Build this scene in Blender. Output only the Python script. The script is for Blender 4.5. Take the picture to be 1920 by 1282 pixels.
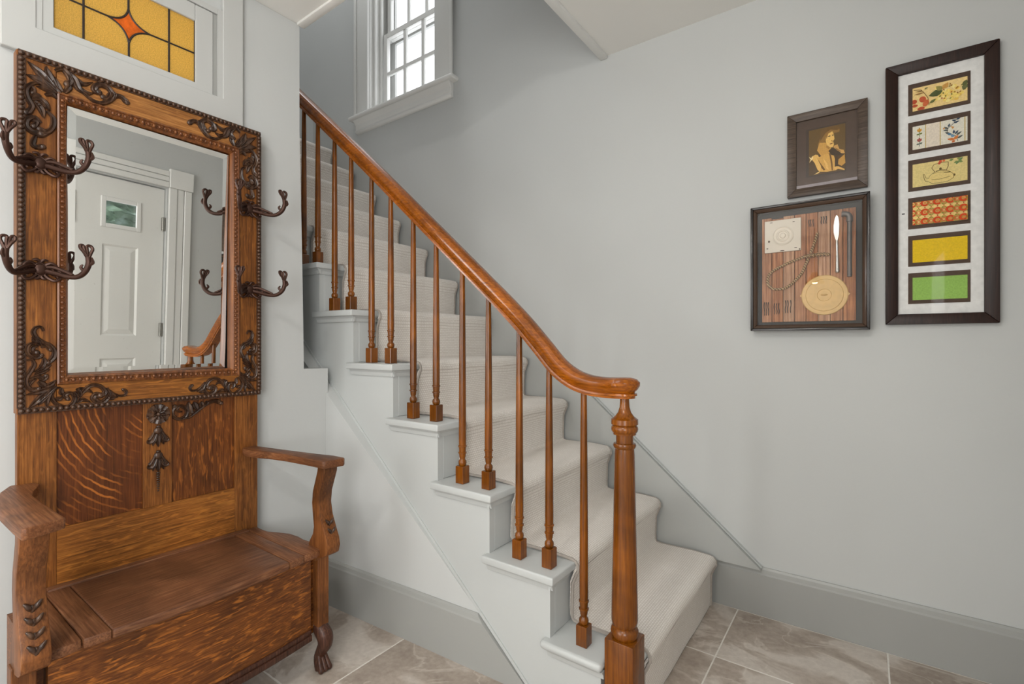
import bpy, bmesh, math, random
from mathutils import Vector, Matrix
random.seed(7)
for o in list(bpy.data.objects):
    bpy.data.objects.remove(o, do_unlink=True)
SC_ = bpy.context.scene
COL = SC_.collection
PI = math.pi

# ---------------------------------------------------------------- camera
cam_d = bpy.data.cameras.new('camera')
cam = bpy.data.objects.new('camera', cam_d)
COL.objects.link(cam)
cam_d.sensor_width = 36.0
cam_d.lens = 36.0 * 920.0 / 1920.0
cam_d.shift_y = 2.0 / 1920.0
cam_d.clip_start = 0.02
cam.location = (0, 0, 1.12)
cam.rotation_euler = (PI / 2, 0, math.radians(35.9))
SC_.camera = cam

# ---------------------------------------------------------------- sky, lights, exposure
world = bpy.data.worlds.new('overcast_sky')
SC_.world = world
world.use_nodes = True
wb = world.node_tree.nodes['Background']
wb.inputs[0].default_value = (0.95, 0.97, 1.0, 1)
wb.inputs[1].default_value = 2.4

def area(name, loc, rot, sx, sy, power, col=(1, 1, 1)):
    d = bpy.data.lights.new(name, 'AREA')
    d.shape = 'RECTANGLE'; d.size = sx; d.size_y = sy; d.energy = power; d.color = col
    o = bpy.data.objects.new(name, d); COL.objects.link(o)
    o.location = loc; o.rotation_euler = rot
    return o
# added fill lights behind the photographer; the walls there have no windows
area('right_fill_light', (0.49, -1.10, 1.25), (0, PI / 2, 0), 1.2, 0.95, 46, (1.0, 0.995, 0.985))
area('left_fill_light', (-1.895, -1.75, 1.45), (0, -PI / 2, 0), 1.7, 2.0, 30, (1.0, 0.995, 0.985))
area('front_fill_light', (-1.60, -3.19, 1.35), (PI / 2, 0, 0), 0.5, 1.9, 23, (1.0, 0.995, 0.985))
# added fill light high in the stairwell, brightening the upper steps
area('stairwell_fill_light', (-2.9, 1.7, 4.9), (0, 0, 0), 1.6, 0.8, 16, (1.0, 1.0, 1.0))

vs = SC_.view_settings
vs.view_transform = 'Standard'
vs.look = 'None'
vs.exposure = 0.04
vs.gamma = 1.0
vs.use_curve_mapping = False

# ---------------------------------------------------------------- helpers
def lin(c):
    return tuple(((v / 255.0) / 12.92 if v / 255.0 <= 0.04045 else ((v / 255.0 + 0.055) / 1.055) ** 2.4) for v in c) + (1.0,)

class MB:
    """collects geometry in world coordinates"""
    def __init__(s):
        s.v = []; s.f = []; s.m = []; s.mi = 0
    def add(s, vs, fs):
        b = len(s.v)
        s.v += [tuple(p) for p in vs]
        for f in fs:
            s.f.append([b + i for i in f]); s.m.append(s.mi)
        return s
    def box(s, x0, x1, y0, y1, z0, z1):
        v = [(x, y, z) for x in (x0, x1) for y in (y0, y1) for z in (z0, z1)]
        return s.add(v, [(0, 1, 3, 2), (4, 6, 7, 5), (0, 4, 5, 1), (2, 3, 7, 6), (0, 2, 6, 4), (1, 5, 7, 3)])
    def prism(s, poly, a, b, ax):
        """poly in the two other axes (in xyz order), extruded along axis ax from a to b"""
        n = len(poly)
        def mk(p, t):
            q = list(p); q.insert(ax, t); return tuple(q)
        v = [mk(p, a) for p in poly] + [mk(p, b) for p in poly]
        f = [list(range(n)), list(range(2 * n - 1, n - 1, -1))]
        f += [(i, (i + 1) % n, n + (i + 1) % n, n + i) for i in range(n)]
        return s.add(v, f)
    def lathe(s, cx, cy, prof, seg=20, cap=True):
        v = []; f = []
        for (r, z) in prof:
            for k in range(seg):
                a = 2 * PI * k / seg
                v.append((cx + r * math.cos(a), cy + r * math.sin(a), z))
        for i in range(len(prof) - 1):
            for k in range(seg):
                f.append((i * seg + k, i * seg + (k + 1) % seg, (i + 1) * seg + (k + 1) % seg, (i + 1) * seg + k))
        if cap:
            f.append(list(range(seg))[::-1]); n = (len(prof) - 1) * seg
            f.append([n + k for k in range(seg)])
        return s.add(v, f)
    def disc_lathe(s, c, prof, axis, seg=24):
        """lathe around an axis through c: prof (r, h) with h along the axis vector"""
        q = Vector((0, 0, 1)).rotation_difference(Vector(axis).normalized())
        v = []; f = []
        for (r, h) in prof:
            for k in range(seg):
                a = 2 * PI * k / seg
                v.append(Vector(c) + q @ Vector((r * math.cos(a), r * math.sin(a), h)))
        for i in range(len(prof) - 1):
            for k in range(seg):
                f.append((i * seg + k, i * seg + (k + 1) % seg, (i + 1) * seg + (k + 1) % seg, (i + 1) * seg + k))
        f.append(list(range(seg))[::-1]); n = (len(prof) - 1) * seg
        f.append([n + k for k in range(seg)])
        return s.add(v, f)
    def tube(s, pts, rad, seg=8, closed=False, sub=4, flat=1.0, up=None):
        P = catmull(pts, sub, closed); n = len(P)
        if isinstance(rad, (int, float)): rad = [rad] * len(pts)
        Rr = resample(rad, n, closed)
        v = []; f = []
        prev = None
        for i in range(n):
            if closed: t = P[(i + 1) % n] - P[i - 1]
            else: t = P[min(i + 1, n - 1)] - P[max(i - 1, 0)]
            t.normalize()
            if prev is None:
                a = Vector(up) if up else Vector((0.13, 0.31, 0.95))
                if abs(a.dot(t)) > 0.95: a = Vector((1, 0.1, 0))
            else: a = prev
            nn = (a - t * a.dot(t)).normalized(); prev = nn
            bb = t.cross(nn)
            for k in range(seg):
                an = 2 * PI * k / seg
                v.append(P[i] + (nn * math.cos(an) * flat + bb * math.sin(an)) * Rr[i])
        m = n if closed else n - 1
        for i in range(m):
            j = (i + 1) % n
            for k in range(seg):
                f.append((i * seg + k, i * seg + (k + 1) % seg, j * seg + (k + 1) % seg, j * seg + k))
        if not closed:
            f.append(list(range(seg))[::-1]); f.append([(n - 1) * seg + k for k in range(seg)])
        return s.add(v, f)
    def ball(s, c, r, seg=12, rings=8, sc=(1, 1, 1)):
        v = [(c[0], c[1], c[2] - r * sc[2])]; f = []
        for i in range(1, rings):
            a = PI * i / rings
            for k in range(seg):
                b = 2 * PI * k / seg
                v.append((c[0] + r * sc[0] * math.sin(a) * math.cos(b), c[1] + r * sc[1] * math.sin(a) * math.sin(b), c[2] - r * sc[2] * math.cos(a)))
        v.append((c[0], c[1], c[2] + r * sc[2])); last = len(v) - 1
        for k in range(seg):
            f.append((0, 1 + (k + 1) % seg, 1 + k))
            f.append((last, last - seg + k, last - seg + (k + 1) % seg))
        for i in range(rings - 2):
            for k in range(seg):
                f.append((1 + i * seg + k, 1 + i * seg + (k + 1) % seg, 1 + (i + 1) * seg + (k + 1) % seg, 1 + (i + 1) * seg + k))
        return s.add(v, f)
    def sweep(s, path, prof_fn, closed_prof=True):
        """path: list of (origin, side, up) frames; prof_fn(i) gives [(a, b)]"""
        v = []; f = []; n = None
        for i, (o, sd, up) in enumerate(path):
            pr = prof_fn(i); n = len(pr)
            for (a, b) in pr: v.append(Vector(o) + Vector(sd) * a + Vector(up) * b)
        for i in range(len(path) - 1):
            for k in range(n):
                f.append((i * n + k, i * n + (k + 1) % n, (i + 1) * n + (k + 1) % n, (i + 1) * n + k))
        f.append(list(range(n))[::-1]); f.append([(len(path) - 1) * n + k for k in range(n)])
        return s.add(v, f)

def catmull(pts, sub, closed=False):
    P = [Vector(p) for p in pts]; n = len(P); out = []
    if sub <= 1 or n < 3 and not closed:
        return P
    segs = n if closed else n - 1
    for i in range(segs):
        if closed: a, b, c, d = P[i - 1], P[i], P[(i + 1) % n], P[(i + 2) % n]
        else: a, b, c, d = P[max(i - 1, 0)], P[i], P[i + 1], P[min(i + 2, n - 1)]
        for j in range(sub):
            t = j / sub
            out.append(0.5 * ((2 * b) + (c - a) * t + (2 * a - 5 * b + 4 * c - d) * t * t + (3 * b - a - 3 * c + d) * t ** 3))
    if not closed: out.append(P[-1])
    return out
def resample(r, n, closed=False):
    out = []
    for i in range(n):
        t = i / max(1, (n if closed else n - 1)) * (len(r) - 1)
        k = min(int(t), len(r) - 2) if len(r) > 1 else 0
        out.append(r[0] if len(r) == 1 else r[k] + (r[k + 1] - r[k]) * (t - k))
    return out

def wloc(o):
    v = Vector((0, 0, 0))
    while o is not None:
        v += o.location; o = o.parent
    return v
def build(name, mb, mat, parent=None, bevel=0, seg=2, smooth=False, angle=35, label=None):
    me = bpy.data.meshes.new(name)
    bm = bmesh.new()
    vv = [bm.verts.new(p) for p in mb.v]
    for f, mi in zip(mb.f, mb.m):
        try:
            fc = bm.faces.new([vv[i] for i in f]); fc.material_index = mi
        except ValueError: pass
    bmesh.ops.recalc_face_normals(bm, faces=bm.faces)
    if bevel:
        es = [e for e in bm.edges if len(e.link_faces) == 2 and e.calc_face_angle(0) > math.radians(30)]
        bmesh.ops.bevel(bm, geom=es, offset=bevel, segments=seg, affect='EDGES', profile=0.5, clamp_overlap=True)
        smooth = True
    bm.to_mesh(me); bm.free()
    if smooth:
        for p in me.polygons: p.use_smooth = True
        me.set_sharp_from_angle(angle=math.radians(angle))
    for m in (mat if isinstance(mat, (list, tuple)) else [mat]): me.materials.append(m)
    o = bpy.data.objects.new(name, me); COL.objects.link(o)
    if parent is not None:
        o.parent = parent; o.location = -wloc(parent)
    if label: o['label'] = label
    return o
def inst(name, me, pos, parent, rot=None):
    o = bpy.data.objects.new(name, me); COL.objects.link(o)
    o.parent = parent; o.location = Vector(pos) - wloc(parent)
    if rot: o.rotation_euler = rot
    return o
def root(name, loc, label, cat, group=None):
    o = bpy.data.objects.new(name, None); COL.objects.link(o); o.location = loc
    o.empty_display_size = 0.1
    o['label'] = label; o['category'] = cat
    if group: o['group'] = group
    return o
def struct(o, label=None):
    o['kind'] = 'structure'
    if label: o['label'] = label
    return o
def sroot(name, loc, label):
    o = bpy.data.objects.new(name, None); COL.objects.link(o); o.location = loc
    o.empty_display_size = 0.1
    return struct(o, label)

# ---------------------------------------------------------------- materials
def nt(name):
    m = bpy.data.materials.new(name); m.use_nodes = True
    t = m.node_tree; b = t.nodes['Principled BSDF']
    return m, t, b
def node(t, ty, **kw):
    n = t.nodes.new(ty)
    for k, v in kw.items(): setattr(n, k, v)
    return n
def coords(t, scale=(1, 1, 1), rot=(0, 0, 0), loc=(0, 0, 0)):
    tc = node(t, 'ShaderNodeTexCoord'); mp = node(t, 'ShaderNodeMapping')
    mp.inputs['Scale'].default_value = scale; mp.inputs['Rotation'].default_value = rot
    mp.inputs['Location'].default_value = loc
    t.links.new(tc.outputs['Object'], mp.inputs[0])
    return mp.outputs[0]
def noise(t, vec, scale, detail=4, rough=0.5, dist=0.0):
    n = node(t, 'ShaderNodeTexNoise')
    n.inputs['Scale'].default_value = scale; n.inputs['Detail'].default_value = detail
    n.inputs['Roughness'].default_value = rough; n.inputs['Distortion'].default_value = dist
    t.links.new(vec, n.inputs['Vector'])
    return n.outputs['Fac']
def ramp(t, fac, stops):
    r = node(t, 'ShaderNodeValToRGB')
    e = r.color_ramp.elements
    while len(e) < len(stops): e.new(0.5)
    for i, (p, c) in enumerate(stops):
        e[i].position = p; e[i].color = c if len(c) == 4 else tuple(c) + (1,)
    t.links.new(fac, r.inputs[0])
    return r.outputs['Color']
def mixc(t, fac, a, b, mode='MIX'):
    m = node(t, 'ShaderNodeMix', data_type='RGBA', blend_type=mode)
    for sock, val in ((m.inputs[0], fac), (m.inputs[6], a), (m.inputs[7], b)):
        if hasattr(val, 'links'): t.links.new(val, sock)
        else: sock.default_value = val
    return m.outputs[2]
def bump(t, b, h, strength, dist=0.002):
    n = node(t, 'ShaderNodeBump'); n.inputs['Strength'].default_value = strength; n.inputs['Distance'].default_value = dist
    t.links.new(h, n.inputs['Height']); t.links.new(n.outputs[0], b.inputs['Normal'])
def plain(name, c, rough=0.5, metal=0.0, spec=0.5):
    m, t, b = nt(name)
    vec = coords(t); n = noise(t, vec, 60, 3)
    cc = lin(c)
    col = ramp(t, n, [(0.3, tuple(x * 0.93 for x in cc[:3])), (0.7, tuple(min(1, x * 1.06) for x in cc[:3]))])
    t.links.new(col, b.inputs['Base Color'])
    b.inputs['Roughness'].default_value = rough; b.inputs['Metallic'].default_value = metal
    b.inputs['Specular IOR Level'].default_value = spec
    return m
def paint(name, c, rough=0.55, bumps=0.12, spec=0.35):
    m, t, b = nt(name)
    v = coords(t); n1 = noise(t, v, 1.3, 2); n2 = noise(t, v, 90, 3)
    cc = lin(c)
    col = ramp(t, n1, [(0.3, tuple(x * 0.97 for x in cc[:3])), (0.7, tuple(min(1, x * 1.03) for x in cc[:3]))])
    t.links.new(col, b.inputs['Base Color'])
    b.inputs['Roughness'].default_value = rough; b.inputs['Specular IOR Level'].default_value = spec
    n3 = noise(t, v, 14, 4)
    mx = node(t, 'ShaderNodeMath', operation='ADD'); t.links.new(n2, mx.inputs[0]); t.links.new(n3, mx.inputs[1])
    bump(t, b, mx.outputs[0], bumps, 0.002)
    return m
def wood(name, dark, mid, light, axis=2, rough=0.38, fleck=None, fstr=0.0, fscale=1.0, blotch=0.4, frot=(0, 0, 0), gs=1.0, arcs=False, spec=0.3, cw=0.17):
    """oak: fine grain along one axis, darker blotches, lighter ray flecks"""
    m, t, b = nt(name)
    sc = [230 * gs] * 3; sc[axis] = 8.0 * gs
    g = noise(t, coords(t, tuple(sc)), 1.0, 6, 0.65)
    col = ramp(t, g, [(0.5 - cw, lin(dark)), (0.5, lin(mid)), (0.5 + cw, lin(light))])
    bl = noise(t, coords(t), 5.0, 3, 0.6, 0.6)
    col = mixc(t, ramp(t, bl, [(0.35, (blotch,) * 3), (0.62, (0, 0, 0))]), col, lin(tuple(x * 0.55 for x in dark)))
    if fleck:
        if arcs:
            w = node(t, 'ShaderNodeTexWave', wave_type='RINGS', rings_direction='X', wave_profile='SIN')
            w.inputs['Scale'].default_value = 18.0; w.inputs['Distortion'].default_value = 2.6
            w.inputs['Detail'].default_value = 2.0; w.inputs['Detail Scale'].default_value = 1.6
            t.links.new(coords(t, (1, 1.0, 0.8), loc=arcs), w.inputs[0])
            f0 = w.outputs['Fac']
            f = ramp(t, f0, [(0.80, (0, 0, 0)), (0.95, (1, 1, 1))])
            brk = noise(t, coords(t, (40, 9, 9)), 1.0, 3)
            f = mixc(t, 1.0, f, ramp(t, brk, [(0.42, (0, 0, 0)), (0.62, (1, 1, 1))]), 'MULTIPLY')
        else:
            sf = [150 * fscale] * 3; sf[axis] = 26 * fscale
            f0 = noise(t, coords(t, tuple(sf), frot), 1.0, 2, 0.5, 0.9)
            f = ramp(t, f0, [(0.54, (0, 0, 0)), (0.70, (1, 1, 1))])
        f = mixc(t, 1.0, f, (fstr,) * 3 + (1,), 'MULTIPLY')
        col = mixc(t, f, col, lin(fleck))
    t.links.new(col, b.inputs['Base Color'])
    rr = node(t, 'ShaderNodeMapRange'); t.links.new(g, rr.inputs[0])
    rr.inputs[3].default_value = rough + 0.12; rr.inputs[4].default_value = rough - 0.05
    t.links.new(rr.outputs[0], b.inputs['Roughness'])
    b.inputs['Specular IOR Level'].default_value = spec
    bump(t, b, g, 0.25, 0.0008)
    return m
def glass(name, c=(1, 1, 1), gl=0.06, gz=0.35):
    m = bpy.data.materials.new(name); m.use_nodes = True
    t = m.node_tree; t.nodes.clear()
    o = node(t, 'ShaderNodeOutputMaterial'); tr = node(t, 'ShaderNodeBsdfTransparent'); g = node(t, 'ShaderNodeBsdfGlossy')
    lw = node(t, 'ShaderNodeLayerWeight'); lw.inputs[0].default_value = 0.5
    pw = node(t, 'ShaderNodeMath', operation='POWER'); pw.inputs[1].default_value = 4.0
    fr = node(t, 'ShaderNodeMath', operation='MULTIPLY_ADD'); fr.inputs[1].default_value = gz; fr.inputs[2].default_value = gl
    t.links.new(lw.outputs['Facing'], pw.inputs[0]); t.links.new(pw.outputs[0], fr.inputs[0])
    mx = node(t, 'ShaderNodeMixShader')
    tr.inputs[0].default_value = tuple(c) + (1,); g.inputs['Roughness'].default_value = 0.01
    t.links.new(fr.outputs[0], mx.inputs[0])
    t.links.new(tr.outputs[0], mx.inputs[1]); t.links.new(g.outputs[0], mx.inputs[2]); t.links.new(mx.outputs[0], o.inputs[0])
    return m
def stained(name, c, nscale):
    m = bpy.data.materials.new(name); m.use_nodes = True
    t = m.node_tree; t.nodes.clear()
    o = node(t, 'ShaderNodeOutputMaterial'); tr = node(t, 'ShaderNodeBsdfTranslucent'); g = node(t, 'ShaderNodeBsdfPrincipled')
    mx = node(t, 'ShaderNodeMixShader'); mx.inputs[0].default_value = 0.3
    n = noise(t, coords(t), nscale, 3, 0.6); cc = lin(c)[:3]
    col = ramp(t, n, [(0.35, tuple(x * 0.72 for x in cc)), (0.65, cc)])
    t.links.new(col, tr.inputs[0]); t.links.new(col, g.inputs['Base Color'])
    g.inputs['Roughness'].default_value = 0.18
    bp = node(t, 'ShaderNodeBump'); bp.inputs['Strength'].default_value = 0.5; bp.inputs['Distance'].default_value = 0.003
    t.links.new(n, bp.inputs['Height']); t.links.new(bp.outputs[0], g.inputs['Normal']); t.links.new(bp.outputs[0], tr.inputs['Normal'])
    t.links.new(tr.outputs[0], mx.inputs[1]); t.links.new(g.outputs[0], mx.inputs[2]); t.links.new(mx.outputs[0], o.inputs[0])
    return m
def emit(name, c, s):
    m = bpy.data.materials.new(name); m.use_nodes = True
    t = m.node_tree; t.nodes.clear()
    o = node(t, 'ShaderNodeOutputMaterial'); e = node(t, 'ShaderNodeEmission')
    e.inputs[0].default_value = tuple(c) + (1,); e.inputs[1].default_value = s
    t.links.new(e.outputs[0], o.inputs[0])
    return m

M_WALL = paint('grey_wall_paint', (196, 198, 197), 0.6, 0.10)
M_CEIL = paint('ceiling_paint', (232, 231, 227), 0.7, 0.10)
M_TRIM = paint('grey_trim_gloss', (190, 191, 189), 0.32, 0.05, 0.5)
M_BASE = paint('grey_baseboard_gloss', (160, 161, 158), 0.34, 0.06, 0.5)
M_STAIR = paint('grey_stair_gloss', (190, 193, 192), 0.32, 0.06, 0.5)
M_SKIRT = paint('grey_skirt_gloss', (176, 178, 176), 0.34, 0.06, 0.5)
M_DOOR = paint('white_door_paint', (226, 226, 222), 0.4, 0.03, 0.5)
M_WTRIM = paint('white_trim', (226, 226, 223), 0.4, 0.04, 0.5)
M_RAIL = wood('orange_maple_rail', (90, 44, 4), (152, 80, 10), (194, 114, 24), 0, 0.17, blotch=0.45, gs=0.7, cw=0.3, spec=0.45)
M_BAL = wood('orange_maple_turned', (78, 39, 4), (124, 67, 9), (160, 94, 19), 2, 0.19, blotch=0.5, gs=0.7, cw=0.3, spec=0.45)
M_OAKZ = wood('oak_frame_upright', (76, 41, 16), (120, 71, 29), (156, 100, 46), 2, 0.38, (168, 108, 48), 0.35, 0.7, cw=0.2)
M_OAKY = wood('oak_frame_cross', (104, 62, 28), (152, 99, 50), (188, 134, 78), 1, 0.36, (194, 136, 72), 0.3, cw=0.2)
M_OAKR = wood('oak_rail_low', (88, 49, 18), (138, 84, 34), (176, 116, 52), 1, 0.36, (192, 122, 52), 0.5, 0.8, 0.35, (0.12, 0, 0), cw=0.2)
M_PANL = wood('oak_panel_cathedral', (62, 31, 12), (98, 51, 21), (122, 68, 30), 2, 0.36, (186, 110, 44), 0.85, arcs=(0.0, -0.63, -0.99 * 0.8), cw=0.22)
M_PANR = wood('oak_panel_ribbon', (60, 30, 12), (100, 54, 21), (132, 78, 33), 2, 0.36, (170, 102, 42), 0.6, 0.7, 0.35, cw=0.22)
M_FRONT = wood('oak_front_fleck', (66, 34, 13), (106, 59, 24), (136, 84, 37), 1, 0.34, (190, 116, 46), 0.6, 0.75, 0.5, (0.35, 0, 0), cw=0.22)
M_SEAT = wood('worn_oak_seat', (80, 46, 28), (116, 74, 48), (148, 104, 72), 1, 0.42, blotch=0.5, cw=0.2)
M_SEATX = wood('worn_oak_seat_end', (84, 48, 28), (122, 78, 50), (154, 108, 74), 0, 0.42, blotch=0.5, cw=0.2)
M_ARM = wood('worn_oak_arm', (84, 48, 26), (120, 74, 44), (152, 104, 68), 0, 0.42, blotch=0.6, cw=0.22)
M_POST = wood('oak_post', (82, 45, 20), (116, 69, 34), (146, 94, 52), 2, 0.4, (160, 98, 46), 0.3, blotch=0.6, cw=0.22)
M_CARVE = wood('dark_carved_oak', (38, 23, 15), (64, 42, 29), (100, 71, 50), 2, 0.3, blotch=0.3, gs=0.4, spec=0.5)
M_LEG = wood('dark_leg_oak', (52, 30, 22), (78, 48, 36), (104, 68, 52), 2, 0.36, blotch=0.4)
M_BEAD = wood('bead_oak', (44, 27, 17), (70, 45, 29), (100, 68, 46), 2, 0.28, blotch=0.2, gs=0.4, spec=0.5)
M_EGG = wood('egg_oak', (76, 42, 20), (114, 66, 33), (150, 95, 50), 2, 0.32, blotch=0.2, gs=0.4, spec=0.5)
M_IRON = plain('rusty_cast_iron', (66, 42, 32), 0.42, 0.55)
M_MIRR, _t, _b = nt('silvered_mirror')
_b.inputs['Metallic'].default_value = 1.0; _b.inputs['Roughness'].default_value = 0.012
_n = noise(_t, coords(_t), 160, 2)
_t.links.new(ramp(_t, _n, [(0.70, (0.93, 0.94, 0.93)), (0.78, (0.80, 0.80, 0.78))]), _b.inputs['Base Color'])
M_GLASS = glass('clear_glass')
M_BLACK = plain('black_gap', (22, 20, 19), 0.7)
M_CHROME = plain('brushed_hinge', (150, 148, 142), 0.35, 0.9)

# ================================================================ the setting
XL, XR, YB, YF, ZC = -1.905, 0.50, 2.25, -3.20, 2.546
OX = -1.058                 # edge of the stairwell opening in the ceiling
OY = 1.13
XE = -4.6                   # far end of the stairwell
ZT = 5.0

# floor: grout bed with stone tiles
def tile_mat():
    m, t, b = nt('grey_stone_tile')
    oi = node(t, 'ShaderNodeObjectInfo')
    tc = node(t, 'ShaderNodeTexCoord')
    ml = node(t, 'ShaderNodeVectorMath', operation='MULTIPLY_ADD')
    ml.inputs[1].default_value = (1, 1, 1)
    cmb = node(t, 'ShaderNodeCombineXYZ')
    s1 = node(t, 'ShaderNodeMath', operation='MULTIPLY'); s1.inputs[1].default_value = 37.0
    t.links.new(oi.outputs['Random'], s1.inputs[0])
    for i in range(3): t.links.new(s1.outputs[0], cmb.inputs[i])
    t.links.new(tc.outputs['Object'], ml.inputs[0]); t.links.new(cmb.outputs[0], ml.inputs[2])
    v = ml.outputs[0]
    big = noise(t, v, 3.2, 4, 0.55, 1.2)
    fine = noise(t, v, 55, 5, 0.6)
    col = ramp(t, big, [(0.36, lin(TILE_D)), (0.52, lin(TILE_M)), (0.575, lin(TILE_L))])
    col = mixc(t, 0.22, col, ramp(t, fine, [(0.3, lin((110, 102, 94))), (0.7, lin((206, 199, 190)))]))
    vn = noise(t, v, 2.6, 5, 0.5, 1.6)
    vein = ramp(t, vn, [(0.485, (0, 0, 0)), (0.5, (0.45, 0.45, 0.45)), (0.515, (0, 0, 0))])
    col = mixc(t, vein, col, lin((216, 208, 198)))
    t.links.new(col, b.inputs['Base Color'])
    b.inputs['Roughness'].default_value = 0.42
    bump(t, b, fine, 0.15, 0.001)
    return m
TILE_D, TILE_M, TILE_L = (152, 137, 124), (178, 164, 151), (208, 198, 188)
M_TILE = tile_mat()
M_GROUT = plain('pale_grout', (226, 222, 214), 0.8)
fl = build('floor', MB().box(XE - 0.1, XR + 0.1, YF - 0.1, YB + 0.2, -0.06, -0.0008), M_GROUT)
struct(fl, 'grey stone tile floor with pale grout')
xj = [0.5, 0.06, -0.4405, -0.929, -1.4215, XL + 0.001]
yj = [2.2305, 1.848, 1.354, 0.86, 0.366, -0.128, -0.622, -1.116, -1.61, -2.104, -2.598, -3.092]
for i in range(len(xj) - 1):
    for j in range(len(yj) - 1):
        x1, x0, y1, y0 = xj[i] - 0.0021, xj[i + 1] + 0.0021, yj[j] - 0.0021, yj[j + 1] + 0.0021
        if x1 < -0.60 and y0 > 1.3: continue
        build('tile', MB().box(x0, x1, y0, y1, -0.012, 0.0), M_TILE, fl, bevel=0.0012, seg=1)

# back wall with the hole of the stair window
WX0, WX1, WZ0, WZ1 = -2.90, -2.21, 2.735, 4.05
wb_ = MB()
wb_.box(XE, WX0, YB, YB + 0.2, 0, ZT); wb_.box(WX1, XR + 0.1, YB, YB + 0.2, 0, ZT)
wb_.box(WX0, WX1, YB, YB + 0.2, 0, WZ0); wb_.box(WX0, WX1, YB, YB + 0.2, WZ1, ZT)
struct(build('wall_back', wb_, M_WALL), 'pale grey painted wall behind the stairs with framed pictures')
# left wall with the transom hole, ends where the stairwell opens
TY0, TY1, TZ0, TZ1 = 0.325, 0.80, 2.0, 2.30
wl = MB()
ZL = 2.4365
wl.box(XL - 0.11, XL, YF, TY0, 0, ZL); wl.box(XL - 0.11, XL, TY1, OY, 0, ZL)
wl.box(XL - 0.11, XL, TY0, TY1, 0, TZ0); wl.box(XL - 0.11, XL, TY0, TY1, TZ1, ZL)
wl.prism([(OY, 0), (1.262, 0), (1.262, 1.010), (1.150, 1.012), (1.142, 1.5), (OY, 2.0)], XL - 0.11, XL, 0)
struct(build('wall_left', wl, M_WALL), 'pale grey wall behind the hall tree, cut short at the stairs')
struct(build('wall_stairwell', MB().box(XE, XL - 0.1101, OY - 0.1, OY, 0, ZT).box(XL - 0.1, OX, OY - 0.1, OY, ZC + 0.005, ZT)
             .box(XE - 0.1, XE, OY - 0.1, YB + 0.2, 0, ZT).box(OX, OX + 0.1, OY - 0.1, YB, ZC + 0.005, ZT), M_WALL), 'grey upper walls closing in the stairwell')
DY0, DY1, DZ = 0.73, 1.645, 2.125
wr = MB()
wr.box(XR, XR + 0.12, YF, DY0, 0, ZC); wr.box(XR, XR + 0.12, DY1, YB, 0, ZC); wr.box(XR, XR + 0.12, DY0, DY1, DZ, ZC)
struct(build('wall_right', wr, M_WALL), 'pale grey wall around the entry door, seen in the mirror')
struct(build('wall_front', MB().box(XL - 0.1, XR + 0.1, YF - 0.1, YF, 0, ZC), M_WALL), 'pale grey wall far behind the photographer')
# ceiling with the stairwell opening
ce = MB()
ce.prism([(XL - 0.1, 2.4368), (-1.45, 2.4400), (OX, ZC), (XR + 0.1, ZC), (XR + 0.1, ZC + 0.1), (XL - 0.1, ZC + 0.1)], YF - 0.1, OY, 1); ce.box(OX, XR + 0.1, OY, YB, ZC, ZC + 0.1)
struct(build('ceiling', ce, M_CEIL), 'off-white plaster ceiling over the hall')
struct(build('ceiling', MB().box(XE - 0.1, OX + 0.1, OY - 0.1, YB + 0.2, ZT, ZT + 0.1), M_CEIL), 'off-white ceiling high above the stairwell')
tr = MB().box(OX - 0.022, OX + 0.016, OY - 0.02, YB - 0.001, ZC - 0.016, ZC + 0.12)
struct(build('trim_1', tr, M_WTRIM, bevel=0.004), 'white wooden strip edging the ceiling opening by the back wall')
tr = MB().prism([(XL + 0.002, 2.428), (-1.45, 2.433), (OX - 0.0225, ZC - 0.012), (OX - 0.0225, ZC + 0.12), (XL + 0.002, ZC + 0.12)], OY - 0.014, OY + 0.02, 1)
struct(build('trim_2', tr, M_CEIL, bevel=0.004), 'white strip edging the ceiling opening above the stair wall')

# baseboards
def moulded(x0, x1, yb, h, th):
    # profile in (y, z), facing -y, swept along x
    return [(yb, 0), (yb - th, 0), (yb - th, h - 0.028), (yb - th * 0.75, h - 0.022), (yb - th * 0.6, h - 0.008), (yb - th * 0.35, h), (yb, h)]
bb = MB(); bb.prism(moulded(0, 0, YB, 0.196, 0.018), -0.60, XR, 0)
struct(build('baseboard_back', bb, M_BASE), 'tall grey painted baseboard along the picture wall')
# panelled wall under the stairs, slightly skewed, its top following the stringer
sk = lambda x: 1.2525 + (x + 1.905) * 0.0575
SD = lambda x: 0.027 + 0.8635 * (-0.888 - x)         # lower edge of the outer stringer
us = MB()
p = [(-2.6, 0.0), (-0.90, 0.0), (-0.90, SD(-0.90) + 0.0), (-2.6, SD(-2.6) + 0.0)]
us.add([(x, sk(x), z) for x, z in p] + [(x, sk(x) + 0.07, z) for x, z in p],
       [(0, 1, 2, 3), (7, 6, 5, 4), (0, 4, 5, 1), (1, 5, 6, 2), (2, 6, 7, 3), (3, 7, 4, 0)])
struct(build('wall_understair', us, M_WALL), 'pale triangular wall under the stair stringer')
ub = MB()
hx = lambda z: -0.888 - (z - 0.027) / 0.8635
prof = [(0.0, 0), (-0.016, 0), (-0.016, 0.168), (-0.013, 0.174), (-0.010, 0.186), (-0.004, 0.192), (0.0, 0.192)]
va = [(-1.9035, sk(-1.9035) + a, z) for a, z in prof]; vb = [(hx(z) - 0.004, sk(hx(z)) + a, z) for a, z in prof]
n = len(prof)
ub.add(va + vb, [list(range(n)), list(range(2 * n - 1, n - 1, -1))] + [(i, (i + 1) % n, n + (i + 1) % n, n + i) for i in range(n)])
struct(build('baseboard_understair', ub, M_BASE), 'grey baseboard of the wall under the stairs beside the bench')

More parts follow.
